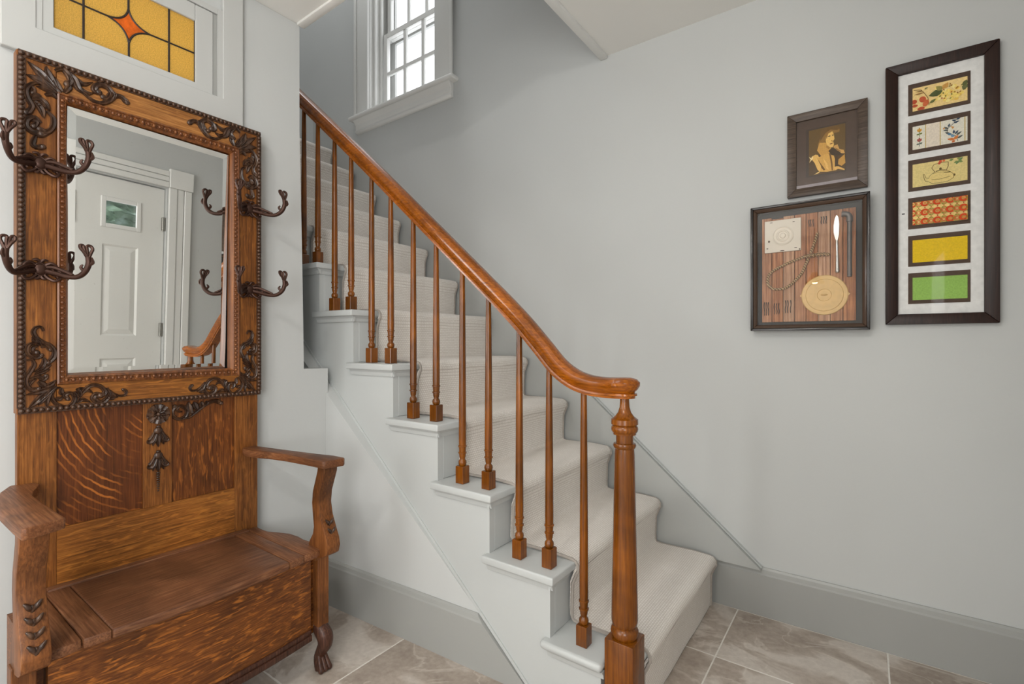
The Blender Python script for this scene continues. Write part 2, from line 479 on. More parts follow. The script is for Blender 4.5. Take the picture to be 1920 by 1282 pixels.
# ---------------------------------------------------------------- stair window
w1 = sroot('window_1', (-2.55, YB, WZ0), 'white double-hung sash window with small panes above the stairs')
c = MB(); c.box(-3.02, WX0 + 0.012, YB - 0.022, YB, 2.76, 4.17).box(WX1 - 0.012, -2.075, YB - 0.022, YB, 2.76, 4.17).box(WX0 + 0.0125, WX1 - 0.0125, YB - 0.022, YB, WZ1 - 0.012, 4.17)
build('casing', c, M_WTRIM, w1, bevel=0.004)
c = MB(); c.box(-3.032, -3.006, YB - 0.032, YB - 0.0225, 2.76, 4.17).box(-2.089, -2.063, YB - 0.032, YB - 0.0225, 2.76, 4.17)
build('casing_band', c, M_WTRIM, w1, bevel=0.003)
build('window_stool', MB().box(-3.06, -2.035, YB - 0.062, YB + 0.13, 2.733, 2.76), M_WTRIM, w1, bevel=0.010, seg=3)
c = MB().prism([(YB, 2.64), (YB - 0.02, 2.64), (YB - 0.028, 2.655), (YB - 0.02, 2.67), (YB - 0.024, 2.675), (YB - 0.024, 2.70), (YB - 0.034, 2.714), (YB - 0.046, 2.732), (YB, 2.732)], -3.02, -2.075, 0)
build('apron', c, M_WTRIM, w1, bevel=0.0015, seg=1)
c = MB(); c.box(WX0, WX0 + 0.014, YB, YB + 0.20, 2.76, WZ1).box(WX1 - 0.014, WX1, YB, YB + 0.20, 2.76, WZ1).box(WX0, WX1, YB, YB + 0.20, WZ1 - 0.014, WZ1)
build('jamb', c, M_WTRIM, w1)
c = MB()
for x0, x1 in ((WX0 + 0.014, WX0 + 0.036), (WX1 - 0.036, WX1 - 0.014)):
    c.box(x0, x1, YB + 0.085, YB + 0.105, 2.76, WZ1 - 0.014); c.box(x0, x1 if x0 < -2.5 else x1, YB + 0.03, YB + 0.045, 2.76, WZ1 - 0.014)
build('window_stop', c, M_WTRIM, w1, bevel=0.002, seg=1)
SX0, SX1 = WX0 + 0.0365, WX1 - 0.0365
def sash(nm, y0, y1, z0, z1, rb, rt, st):
    s = build(nm, MB().box(SX0, SX0 + st, y0, y1, z0, z1).box(SX1 - st, SX1, y0, y1, z0, z1)
              .box(SX0 + st, SX1 - st, y0, y1, z0, z0 + rb).box(SX0 + st, SX1 - st, y0, y1, z1 - rt, z1), M_WTRIM, w1, bevel=0.003, seg=1)
    a, b_ = SX0 + st, SX1 - st; c0, c1 = z0 + rb, z1 - rt; mw = 0.028
    for k in (1, 2):
        x = a + (b_ - a) * k / 3
        build('muntin', MB().box(x - mw / 2, x + mw / 2, y0 + 0.004, y1 - 0.004, c0, c1), M_WTRIM, s, bevel=0.004, seg=1)
    zm = (c0 + c1) / 2
    build('muntin', MB().box(a, b_, y0 + 0.005, y1 - 0.005, zm - mw / 2, zm + mw / 2), M_WTRIM, s, bevel=0.004, seg=1)
    for i in range(3):
        for j in range(2):
            x0 = a + (b_ - a) * i / 3; x1 = a + (b_ - a) * (i + 1) / 3
            zz0 = c0 + (c1 - c0) * j / 2; zz1 = c0 + (c1 - c0) * (j + 1) / 2
            build('pane', MB().box(x0 + 0.009, x1 - 0.009, (y0 + y1) / 2 - 0.0015, (y0 + y1) / 2 + 0.0015, zz0 + 0.009, zz1 - 0.009), M_GLASS, s)
sash('lower_sash', YB + 0.105, YB + 0.138, 2.76, 3.37, 0.06, 0.038, 0.036)
sash('upper_sash', YB + 0.14, YB + 0.173, 3.335, 3.985, 0.038, 0.05, 0.036)
c = MB(); c.box(WX0 + 0.014, WX0 + 0.075, YB + 0.18, YB + 0.2, 2.735, WZ1 - 0.014).box(WX0 + 0.075, WX1 - 0.014, YB + 0.18, YB + 0.2, 3.325, 3.385)
build('storm_sash', c, M_TRIM, w1)

# ---------------------------------------------------------------- transom with leaded glass
w2 = sroot('window_2', (XL, 0.56, 2.0), 'leaded amber glass transom with orange diamond above the hall tree')
c = MB()
XC = XL + 0.020
c.prism([(0.262, 1.925), (0.895, 1.925), (0.895, 2.434), (0.825, 2.434), (0.825, 2.004), (0.332, 2.004), (0.332, 2.434), (0.262, 2.434)], XL, XC, 0)
build('casing', c, M_TRIM, w2, bevel=0.002, seg=1)
c = MB(); c.box(XL - 0.10, XL + 0.016, 0.808, 0.8248, 2.0045, 2.32).box(XL - 0.10, XL + 0.016, 0.3322, 0.345, 2.0045, 2.32).box(XL - 0.1, XL + 0.016, 0.3455, 0.8075, 2.30, 2.32)
build('jamb', c, M_TRIM, w2)
GX = XL + 0.005
c = MB(); c.prism([(0.333, 2.0043), (0.7935, 2.0043), (0.7935, 2.298), (0.737, 2.298), (0.737, 2.027), (0.370, 2.027), (0.370, 2.298), (0.333, 2.298)], GX - 0.02, GX + 0.008, 0)
c.box(GX - 0.02, GX + 0.008, 0.3705, 0.7365, 2.241, 2.298)
build('sash', c, M_TRIM, w2, bevel=0.002, seg=1)
build('window_stop', MB().box(GX - 0.03, GX + 0.0045, 0.794, 0.8075, 2.0045, 2.298), M_BASE, w2)
M_AMBER = stained('amber_cathedral_glass', (238, 204, 120), 300)
M_ORANGE = stained('orange_glass', (238, 146, 60), 60)
M_LEAD = plain('lead_came', (52, 44, 40), 0.45, 0.4)
cy_, cz_ = 0.549, 2.128
def arc(y0, z0, y1, z1, bow):
    mx, mz = (y0 + y1) / 2, (z0 + z1) / 2
    vx, vz = cy_ - mx, cz_ - mz; L = math.hypot(vx, vz)
    return [tuple(a) for a in [((1 - t) ** 2 * y0 + 2 * t * (1 - t) * (mx + vx / L * bow * 2) + t * t * y1, (1 - t) ** 2 * z0 + 2 * t * (1 - t) * (mz + vz / L * bow * 2) + t * t * z1) for t in [i / 8 for i in range(9)]]]
dl, dr, dt, db = (0.495, 2.130), (0.606, 2.128), (0.548, 2.180), (0.549, 2.072)
A_lt = arc(*dl, *dt, 0.014); A_tr = arc(*dt, *dr, 0.014); A_rb = arc(*dr, *db, 0.014); A_bl = arc(*db, *dl, 0.014)
gy0, gy1, gz0, gz1 = 0.3702, 0.7367, 2.0272, 2.2408
gth = 0.003
def pane(poly, m): build('glass_pane', MB().prism(poly, GX - gth, GX, 0), m, w2)
y1_, y2_ = 0.4375, 0.6595
g = 0.001
pane([(gy0, gz0), (y1_ - g, gz0), (y1_ - g, cz_ - g), (gy0, cz_ - g)], M_AMBER)
pane([(gy0, cz_ + g), (y1_ - g, cz_ + g), (y1_ - g, gz1), (gy0, gz1)], M_AMBER)
pane([(y2_ + g, gz0), (gy1, gz0), (gy1, cz_ - g), (y2_ + g, cz_ - g)], M_AMBER)
pane([(y2_ + g, cz_ + g), (gy1, cz_ + g), (gy1, gz1), (y2_ + g, gz1)], M_AMBER)
pane([(y1_ + g, gz0), (db[0] - g, gz0)] + A_bl + [(y1_ + g, cz_ - g)], M_AMBER)
pane([(y2_ - g, gz0), (y2_ - g, cz_ - g)] + A_rb + [(db[0] + g, gz0)], M_AMBER)
pane([(y1_ + g, cz_ + g)] + A_lt + [(dt[0] - g, gz1), (y1_ + g, gz1)], M_AMBER)
pane([(dt[0] + g, gz1)] + A_tr + [(y2_ - g, cz_ + g), (y2_ - g, gz1)], M_AMBER)
pane(A_lt + A_tr[1:] + A_rb[1:] + A_bl[1:-1], M_ORANGE)
def came(pts, r=0.0032):
    build('lead_came', MB().tube([(GX - 0.001, y, z) for y, z in pts], r, 8, sub=1), M_LEAD, w2, smooth=True)
came([(y1_, gz0), (y1_, gz1)]); came([(y2_, gz0), (y2_, gz1)])
came([(gy0, cz_ + 0.002), dl]); came([dr, (gy1, cz_ + 0.002)]); came([(db[0], gz0), db]); came([dt, (dt[0], gz1)])
for A in (A_lt, A_tr, A_rb, A_bl): came(A)
came([(gy0, gz0), (gy1, gz0)], 0.0022); came([(gy1, gz0), (gy1, gz1)], 0.0022); came([(gy0, gz0), (gy0, gz1)], 0.0022)

# ---------------------------------------------------------------- entry door (seen in the mirror)
d1 = sroot('door_1', (XR, 1.19, 0), 'white panelled entry door with small lights, reflected in the mirror')
XD = XR + 0.03
lf = MB()
ow = [(1.268, 1.480), (0.895, 1.107)]
rows = [(0.20, 0.86), (1.02, 1.658)]
ys = [DY0 + 0.004, 0.895, 1.107, 1.268, 1.480, DY1 - 0.004]
zs = [0.012, 0.20, 0.86, 1.02, 1.658, 1.785, 1.972, DZ - 0.006]
for i in range(5):
    for j in range(7):
        if i in (1, 3) and j in (1, 3, 5): continue
        lf.box(XD, XD + 0.045, ys[i], ys[i + 1], zs[j], zs[j + 1])
dl_ = build('door_leaf', lf, M_DOOR, d1)
for (a, b_) in ow:
    for (c0, c1) in rows:
        e = MB(); k = 0.035
        v = [(XD, a, c0), (XD, b_, c0), (XD, b_, c1), (XD, a, c1)]
        w = [(XD + 0.011, a + 0.012, c0 + 0.012), (XD + 0.011, b_ - 0.012, c0 + 0.012), (XD + 0.011, b_ - 0.012, c1 - 0.012), (XD + 0.011, a + 0.012, c1 - 0.012)]
        u = [(XD + 0.002, a + 0.045, c0 + 0.045), (XD + 0.002, b_ - 0.045, c0 + 0.045), (XD + 0.002, b_ - 0.045, c1 - 0.045), (XD + 0.002, a + 0.045, c1 - 0.045)]
        e.add(v + w + u, [(i, (i + 1) % 4, 4 + (i + 1) % 4, 4 + i) for i in range(4)] + [(4 + i, 4 + (i + 1) % 4, 8 + (i + 1) % 4, 8 + i) for i in range(4)] + [(8, 9, 10, 11)])
        build('door_panel', e, M_DOOR, d1)
    fr = MB()
    z0, z1 = 1.785, 1.972
    fr.box(XD - 0.008, XD + 0.01, a - 0.012, a + 0.016, z0 - 0.012, z1 + 0.012).box(XD - 0.008, XD + 0.01, b_ - 0.016, b_ + 0.012, z0 - 0.012, z1 + 0.012)
    fr.box(XD - 0.008, XD + 0.01, a + 0.016, b_ - 0.016, z0 - 0.012, z0 + 0.016).box(XD - 0.008, XD + 0.01, a + 0.016, b_ - 0.016, z1 - 0.016, z1 + 0.012)
    f_ = build('light_frame', fr, M_WTRIM, d1, bevel=0.003, seg=1)
    build('pane', MB().box(XD + 0.02, XD + 0.023, a, b_, z0, z1), M_GLASS, f_)
for zh in (0.25, 1.07, 1.86):
    h = MB().box(XR + 0.008, XD - 0.0005, DY1 - 0.022, DY1 - 0.001, zh - 0.05, zh + 0.05)
    build('hinge', h, M_CHROME, d1, bevel=0.002, seg=1)
cs = MB()
for k, (o, w) in enumerate([(0.0, 0.055), (0.058, 0.045), (0.106, 0.050)]):
    cs.box(XR - 0.016 - 0.006 * (k != 1), XR, DY1 + 0.006 + o, DY1 + 0.006 + o + w, 0, 2.135)
build('casing', cs, M_WTRIM, d1, bevel=0.004, seg=1)
cs = MB()
for o, w in [(0.0, 0.04), (0.043, 0.035), (0.081, 0.038)]:
    cs.box(XR - 0.02, XR, DY0 - 0.01, DY1 + 0.005, 2.135 + o, 2.135 + o + w)
build('casing', cs, M_WTRIM, d1, bevel=0.004, seg=1)
build('corner_block', MB().box(XR - 0.03, XR, DY1 + 0.0055, DY1 + 0.17, 2.1355, 2.275), M_WTRIM, d1, bevel=0.004, seg=1)
cs = MB().box(XR - 0.02, XR, DY0 - 0.17, DY0 - 0.0105, 0, 2.275)
build('casing', cs, M_WTRIM, d1, bevel=0.004, seg=1)

# leafy bush outside the door lights
def leafy():
    m, t, b = nt('bush_leaf'); n = noise(t, coords(t), 9, 3)
    t.links.new(ramp(t, n, [(0.3, lin((62, 84, 66))), (0.5, lin((108, 130, 108))), (0.7, lin((146, 166, 156)))]), b.inputs['Base Color'])
    b.inputs['Roughness'].default_value = 0.5
    return m
bs = root('bush', (3.0, 3.0, 0), 'pale green leafy bush outside, seen in the mirror through the door light', 'bush')
lm = MB(); rnd = random.Random(3)
for k in range(3200):
    c_ = Vector((3.0 + rnd.uniform(-.5, .5), 3.0 + rnd.uniform(-1.6, 1.4), 1.2 + rnd.uniform(-1.1, 2.0)))
    q = Matrix.Rotation(rnd.uniform(0, 6.28), 3, 'Z') @ Matrix.Rotation(rnd.uniform(-1.2, 1.2), 3, 'X')
    a = rnd.uniform(.07, .14)
    lm.add([c_ + q @ Vector(p) for p in [(-a, 0, 0), (0, -a * .5, .01), (a, 0, 0), (0, a * .5, .01)]], [(0, 1, 2, 3)])
lm.ball((3.5, 3.0, 1.35), 1.0, 24, 16, (0.55, 2.2, 1.7))
o_ = build('foliage', lm, leafy(), bs); o_['kind'] = 'stuff'
M_BARK = plain('bark', (84, 70, 58), 0.8)
for k in range(5):
    a = k * 1.3
    build('stem', MB().tube([(3, 3 + (k - 2) * .25, 0), (3 + .1 * math.cos(a), 3 + (k - 2) * .4, 1.2), (3 + .3 * math.cos(a), 3 + (k - 2) * .6, 2.6)], [.03, .02, .008], 6), M_BARK, bs)

# ---------------------------------------------------------------- lamps
cl = root('ceiling_light', (-0.45, -0.85, ZC), 'round frosted flush ceiling light in the middle of the hall', 'ceiling light')
build('canopy', MB().lathe(-0.45, -0.85, [(0.095, ZC - 0.0005), (0.10, ZC - 0.015), (0.088, ZC - 0.03)], 28), plain('brushed_nickel', (170, 165, 158), 0.3, 0.9), cl, smooth=True)
build('shade', MB().lathe(-0.45, -0.85, [(0.080, ZC - 0.0305), (0.085, ZC - 0.06), (0.075, ZC - 0.09), (0.045, ZC - 0.112), (0.010, ZC - 0.120)], 28), emit('lit_frosted_glass', (1.0, 0.97, 0.925), 165.0), cl, smooth=True)
pl = root('pendant_lamp', (-0.53, -2.75, ZC), 'warm pendant lamp at the far end of the room behind the photographer', 'lamp')
build('cord', MB().lathe(-0.53, -2.75, [(0.004, ZC - 0.0005), (0.004, 1.98)], 8), M_BLACK, pl)
build('shade', MB().lathe(-0.53, -2.75, [(0.03, 2.0), (0.04, 1.97), (0.11, 1.86), (0.105, 1.86), (0.036, 1.965), (0.025, 1.99)], 24), plain('brass_shade', (150, 116, 70), 0.3, 0.8), pl, smooth=True)
build('bulb', MB().ball((-0.53, -2.75, 1.90), 0.045, 14, 10), emit('warm_bulb', (1.0, 0.78, 0.45), 60.0), pl, smooth=True)

# ================================================================ stairs
ZS = [0, 0.205, 0.408, 0.614, 0.825, 1.037, 1.262, 1.486, 1.706, 1.924, 2.14, 2.355, 2.57]
NXL = [-0.53, -0.770, -1.010, -1.253, -1.499, -1.754, -2.005, -2.26, -2.513]
NX = lambda k: NXL[k - 1] if k < 10 else NXL[8] - 0.25 * (k - 9)      # front of the nosing of tread k
NT = 12
SY0, SY1 = 1.302, 2.232
st = root('staircase', (-0.6, 1.75, 0), 'grey painted wooden staircase climbing to the left along the picture wall', 'staircase')
for k in range(1, NT + 1):
    x1, x0, z = NX(k), NX(k + 1) - 0.050, ZS[k]
    yo = 1.272
    t_ = MB()
    if k == 1: t_.box(x0, -0.612, yo, SY1 - 0.02, z - 0.026, z).box(-0.612, x1, 1.385, SY1 - 0.02, z - 0.026, z)
    else: t_.prism([(x0 - (0.0 if k < NT else 0.9), SY0 + 0.002), (NX(k + 1) - 0.040, SY0 + 0.002), (NX(k + 1) - 0.040, yo), (x1, yo), (x1, SY1 - 0.02), (x0 - (0.0 if k < NT else 0.9), SY1 - 0.02)], z - 0.026, z, 2)
    tr_ = build('tread', t_, M_STAIR, st, bevel=0.0115, seg=3)
    cv_ = MB()
    xa = -0.612 if k == 1 else x1 - 0.012
    cv_.prism([(SY0 - 0.0005, z - 0.05), (SY0 - 0.008, z - 0.05), (SY0 - 0.012, z - 0.036), (SY0 - 0.019, z - 0.0265), (SY0 - 0.0005, z - 0.0265)], NX(k + 1) - 0.030, xa, 0)
    if k > 1: cv_.prism([(x1 - 0.026, z - 0.05), (x1 - 0.020, z - 0.05), (x1 - 0.016, z - 0.036), (x1 - 0.008, z - 0.0265), (x1 - 0.026, z - 0.0265)], SY0 - 0.012, SY1 - 0.02, 1)
    build('cove_moulding', cv_, M_STAIR, tr_)
    r_ = MB().box(x1 - 0.042, x1 - 0.0265, (1.385 if k == 1 else SY0 + 0.0282), SY1 - 0.02, ZS[k - 1] + 0.0005, z - 0.0265)
    build('riser', r_, M_STAIR, st, bevel=0.002, seg=1)
# outer stringer, saw-toothed above, straight below
poly = [(-0.625, 0.001)]
for k in range(1, NT + 1):
    xr = -0.625 if k == 1 else NX(k) - 0.0265
    poly += [(xr, ZS[k] - 0.0265), ((NX(k + 1) - 0.0265), ZS[k] - 0.0265)]
xe = NX(NT + 1) - 0.027
poly += [(xe, SD(xe)), (-0.855, 0.001)]
# drop duplicate corner points
pp = []
for q in poly:
    if not pp or (abs(q[0] - pp[-1][0]) + abs(q[1] - pp[-1][1])) > 1e-5: pp.append(q)
build('stringer', MB().prism(pp, SY0, SY0 + 0.028, 1), M_STAIR, st)
bd = MB()
e0 = (-0.862, 0.006); e1 = (xe, SD(xe))
L = math.hypot(e1[0] - e0[0], e1[1] - e0[1]); nx, nz = -(e1[1] - e0[1]) / L, (e1[0] - e0[0]) / L
bd.prism([(e0[0], e0[1]), (e1[0], e1[1]), (e1[0] - nx * 0.011, e1[1] - nz * 0.011), (e0[0] - nx * 0.011, e0[1] - nz * 0.011)], SY0 - 0.005, SY0 - 0.0003, 1)
build('stringer_bead', bd, M_STAIR, st)
# skirt board on the wall
wx = lambda x: 0.193 + 0.8665 * (-0.352 - x)
sk_ = MB().prism([(-0.352, 0.193), (-0.585, 0.193), (-0.585, 0.01), (-0.8, 0.1), (xe, wx(xe) - 0.55), (xe, wx(xe))], SY1 - 0.018, YB - 0.001, 1)
build('wall_skirt', sk_, M_SKIRT, st)
q0 = (-0.352, 0.195); q1 = (xe, wx(xe))
build('wall_skirt_bead', MB().prism([(q0[0], q0[1]), (q1[0], q1[1]), (q1[0], q1[1] + 0.004), (q0[0] + 0.002, q0[1] + 0.004)], YB - 0.019, YB - 0.0005, 1), M_STAIR, st)

# ---------------------------------------------------------------- runner
def carpet_mat():
    m, t, b = nt('woven_wool_runner')
    tc = node(t, 'ShaderNodeTexCoord'); sp = node(t, 'ShaderNodeSeparateXYZ'); t.links.new(tc.outputs['Object'], sp.inputs[0])
    s_ = node(t, 'ShaderNodeMath', operation='SUBTRACT'); t.links.new(sp.outputs['Z'], s_.inputs[0]); t.links.new(sp.outputs['X'], s_.inputs[1])
    cb = node(t, 'ShaderNodeCombineXYZ'); t.links.new(sp.outputs['Y'], cb.inputs[0]); t.links.new(s_.outputs[0], cb.inputs[1])
    br = node(t, 'ShaderNodeTexBrick'); t.links.new(cb.outputs[0], br.inputs[0])
    br.inputs['Scale'].default_value = 1.0; br.inputs['Brick Width'].default_value = 0.011; br.inputs['Row Height'].default_value = 0.0085
    br.inputs['Mortar Size'].default_value = 0.0016; br.inputs['Mortar Smooth'].default_value = 0.8
    br.inputs['Color1'].default_value = lin((250, 245, 239)); br.inputs['Color2'].default_value = lin((243, 237, 230)); br.inputs['Mortar'].default_value = lin((212, 203, 194))
    n = noise(t, cb.outputs[0], 500, 3); n2 = noise(t, cb.outputs[0], 6, 3)
    col = mixc(t, 0.18, br.outputs['Color'], ramp(t, n, [(0.3, lin((200, 192, 184))), (0.7, lin((255, 250, 244)))]))
    col = mixc(t, ramp(t, n2, [(0.4, (0.08,) * 3), (0.65, (0, 0, 0))]), col, lin((186, 176, 166)))
    t.links.new(col, b.inputs['Base Color'])
    b.inputs['Roughness'].default_value = 0.95; b.inputs['Specular IOR Level'].default_value = 0.1
    mx = node(t, 'ShaderNodeMath', operation='MULTIPLY_ADD'); t.links.new(br.outputs['Fac'], mx.inputs[0]); mx.inputs[1].default_value = -1.0; t.links.new(n, mx.inputs[2])
    bump(t, b, mx.outputs[0], 0.5, 0.002)
    return m
M_CARP = carpet_mat()
M_BIND = plain('runner_binding', (172, 164, 156), 0.95)
path = []
TH = 0.011
path.append((NX(1) - 0.0265 + 0.004 + TH, 0.003))
for k in range(1, NT + 1):
    xn, z = NX(k), ZS[k]
    xr = xn - 0.0265 + TH + 0.002
    path += [(xr + 0.003, z - 0.07), (xn + 0.004, z - 0.035)]
    for a in (-50, -15, 20, 55, 85):
        r = 0.020 + TH * 0.6
        path.append((xn - 0.016 + r * math.cos(math.radians(a)), z - 0.018 + r * math.sin(math.radians(a))))
    path.append((xn - 0.08, z + TH + 0.002)); 
    if k < NT:
        xq = NX(k + 1) - 0.0265 + TH + 0.002
        path += [(xq + 0.03, z + TH), (xq + 0.008, z + TH + 0.003), (xq + 0.001, z + TH + 0.012), (xq, z + 0.05)]
    else: path.append((xn - 0.6, z + TH))
def runner_strip(y0, y1, th, ny, wob):
    mb = MB(); P = [Vector((a, 0, b)) for a, b in path]; n = len(P)
    rnd = random.Random(5)
    ph = [rnd.uniform(0, 6.28) for _ in range(4)]
    top = []; bot = []
    for i in range(n):
        t = (P[min(i + 1, n - 1)] - P[max(i - 1, 0)]).normalized()
        nn = Vector((-t.z, 0, t.x)); nn = -nn if nn.x + nn.z < 0 else nn
        for j in range(ny + 1):
            y = y0 + (y1 - y0) * j / ny + wob * math.sin(i * 0.9 + ph[0]) * (1 if j in (0, ny) else 0)
            d = 0.0012 * math.sin(y * 17 + i * 0.7 + ph[1])
            top.append(P[i] + Vector((0, y, 0)) + nn * d); bot.append(P[i] + Vector((0, y, 0)) - nn * th)
    w = ny + 1; V = top + bot; o = len(top); F_ = []
    for i in range(n - 1):
        for j in range(ny):
            a = i * w + j
            F_.append((a, a + 1, a + w + 1, a + w)); F_.append((o + a, o + a + w, o + a + w + 1, o + a + 1))
        F_.append((i * w, i * w + w, o + i * w + w, o + i * w)); F_.append((i * w + ny, o + i * w + ny, o + i * w + w + ny, i * w + w + ny))
    F_.append([j for j in range(w)] + [o + j for j in range(w - 1, -1, -1)])
    mb.add(V, F_)
    return mb
CY0, CY1 = 1.418, 2.195
rn = root('stair_runner', (-0.6, 1.8, 0), 'light grey woven carpet runner covering the stairs', 'carpet')
build('carpet', runner_strip(CY0, CY1, TH - 0.001, 10, 0.003), M_CARP, rn, smooth=True, angle=60)
bn = MB(); bn.tube([(a, CY0 - 0.001, b - 0.004) for a, b in path], 0.0055, 6, sub=1)
build('binding', bn, M_BIND, rn, smooth=True)
bn = MB(); bn.tube([(a, CY1 + 0.001, b - 0.004) for a, b in path], 0.0055, 6, sub=1)
build('binding', bn, M_BIND, rn, smooth=True)

# ---------------------------------------------------------------- balustrade
BY = 1.335
NWX = -0.566
bl = root('banister', (NWX, BY, 0), 'orange-brown wooden banister with turned balusters and newel post', 'banister')
def rail_c(x):
    pts = [(-0.52, 0.992), (-0.60, 0.990), (-0.66, 0.993), (-0.71, 1.004), (-0.76, 1.027), (-0.82, 1.080), (-0.88, 1.148), (-1.106, 1.351), (-1.689, 1.853), (-2.267, 2.336), (-3.6, 3.45)]
    for (a, b), (c_, d) in zip(pts, pts[1:]):
        if c_ <= x <= a: return b + (d - b) * (x - a) / (c_ - a)
    return pts[0][1] if x > -0.52 else pts[-1][1]
half = [(0, .030), (.013, .0293), (.023, .025), (.0295, .016), (.030, .007), (.026, -.004), (.021, -.0105), (.020, -.014), (.0245, -.0155), (.025, -.021), (.0215, -.0225), (.021, -.029), (0, -.030)]
prof0 = half + [(-a, b) for a, b in half[-2:0:-1]]
ctrl = [(-3.3, 3.20), (-2.267, 2.336), (-1.689, 1.853), (-1.106, 1.351), (-0.94, 1.205), (-0.85, 1.115), (-0.785, 1.047), (-0.73, 1.011), (-0.68, 0.995), (-0.635, 0.990), (-0.60, 0.990), (-NWX * -1, 0.991)]
C_ = catmull([(a, BY, b) for a, b in ctrl], 6)
frames = []; scl = []
for i, P_ in enumerate(C_):
    t = (C_[min(i + 1, len(C_) - 1)] - C_[max(i - 1, 0)]).normalized()
    up = Vector((0, 1, 0)).cross(t); up = up if up.z > 0 else -up
    frames.append((P_, Vector((0, 1, 0)), up))
    x = P_.x; scl.append(1.0 if x < -0.64 else 1.0 + 0.42 * min(1, (x + 0.64) / 0.06) ** 1.5)
RC = 0.0425
def pf(i):
    return [(a * scl[i], b) for a, b in prof0]
build('handrail', MB().sweep(frames, pf), M_RAIL, bl, smooth=True, angle=28)
build('rail_cap', MB().lathe(NWX, BY, [(max(a * 1.42, 0.0005) + (0.003 * max(0, b) / 0.03 if a > 0.02 else 0), 0.9911 + b * 1.01) for a, b in half[::-1]], 32), M_RAIL, bl, smooth=True, angle=40)
# newel post
yz = lambda y: 0.963 - (y - 745) / 650.0
npf = [(.0132, .966), (.0132, yz(752)), (.0145, yz(763)), (.0185, yz(772)), (.026, yz(779)), (.034, yz(783.5)), (.038, yz(785)), (.0385, yz(794)), (.036, yz(795.5)), (.0345, yz(797)), (.037, yz(799)), (.0385, yz(803)), (.037, yz(807.5)), (.0335, yz(810)), (.0325, yz(812)), (.0325, yz(813.5)), (.0245, yz(814)), (.0245, yz(829)), (.031, yz(830)), (.033, yz(833.5)), (.031, yz(838)), (.0275, yz(840)), (.0285, yz(850)), (.031, yz(930)), (.0345, yz(1050)), (.037, yz(1130)), (.0378, yz(1158)), (.036, yz(1166)), (.0325, yz(1169)), (.0325, yz(1171)), (.036, yz(1173)), (.0395, yz(1178)), (.0395, yz(1184)), (.037, yz(1189)), (.034, yz(1191.5))]
nw = build('newel_post', MB().lathe(NWX, BY, npf[::-1], 40), M_BAL, bl, smooth=True, angle=40)
zb = yz(1191)
build('newel_block', MB().box(NWX - 0.0435, NWX + 0.0435, BY - 0.0435, BY + 0.0435, 0.0005, zb), M_BAL, nw, bevel=0.003)
def baluster(x, z0):
    zt = rail_c(x) - 0.027 / math.cos(0.6) + (0.01 if x > -0.75 else -0.002)
    b0 = z0 + 0.062
    pr = [(.010, b0), (.0135, b0 + .004), (.0150, b0 + .011), (.0140, b0 + .018), (.0100, b0 + .0235), (.0092, b0 + .026), (.0112, b0 + .031), (.0122, b0 + .040), (.0122, b0 + .044), (.0150, b0 + .0455), (.0150, b0 + .0495), (.0122, b0 + .051), (.0128, b0 + .060), (.0135, b0 + .068), (.0155, b0 + .0695), (.0155, b0 + .0735), (.0132, b0 + .075), (.0136, b0 + .10), (.0125, b0 + .30), (.0105, zt - .10), (.0092, zt)]
    b_ = build('baluster', MB().lathe(x, BY, pr, 18), M_BAL, bl, smooth=True, angle=40)
    build('block', MB().box(x - .018, x + .018, BY - .018, BY + .018, z0 + 0.0005, b0 + 0.0005), M_BAL, b_, bevel=0.0015, seg=1)
BX = {1: [-.697], 2: [-.82, -.936], 3: [-1.067, -1.188], 4: [-1.32, -1.445], 5: [-1.578, -1.70], 6: [-1.840, -1.962], 7: [-2.094, -2.211], 8: [-2.335, -2.457], 9: [-2.58, -2.70]}
for k, xs in BX.items():
    for x in xs: baluster(x, ZS[k])

# ================================================================ hall tree
ht = root('hall_tree', (-1.70, 0.6135, 0), 'antique carved oak hall tree with mirror, coat hooks and storage bench', 'hall tree')
FX = -1.840      # front of the mirror frame
LX = -1.850      # front of the lower stiles
BX0 = -1.876     # back
Y0, Y1, ZTOP, ZBOT = 0.285, 0.938, 1.907, 0.929
IY0, IY1, IZ0, IZ1 = 0.366, 0.859, 1.004, 1.824
MY0, MY1, MZ0, MZ1 = 0.389, 0.829, 1.030, 1.793
# frame members
build('frame_stile', MB().box(BX0, FX, Y0, IY0, ZBOT, ZTOP), M_OAKZ, ht, bevel=0.002, seg=1)
build('frame_stile', MB().box(BX0, FX, IY1, Y1, ZBOT, ZTOP), M_OAKZ, ht, bevel=0.002, seg=1)
build('frame_rail', MB().box(BX0, FX - 0.0003, IY0 + 0.0003, IY1 - 0.0003, IZ1, ZTOP), M_OAKY, ht, bevel=0.001, seg=1)
build('frame_rail', MB().box(BX0, FX - 0.0003, IY0 + 0.0003, IY1 - 0.0003, ZBOT, IZ0), M_OAKR, ht, bevel=0.001, seg=1)
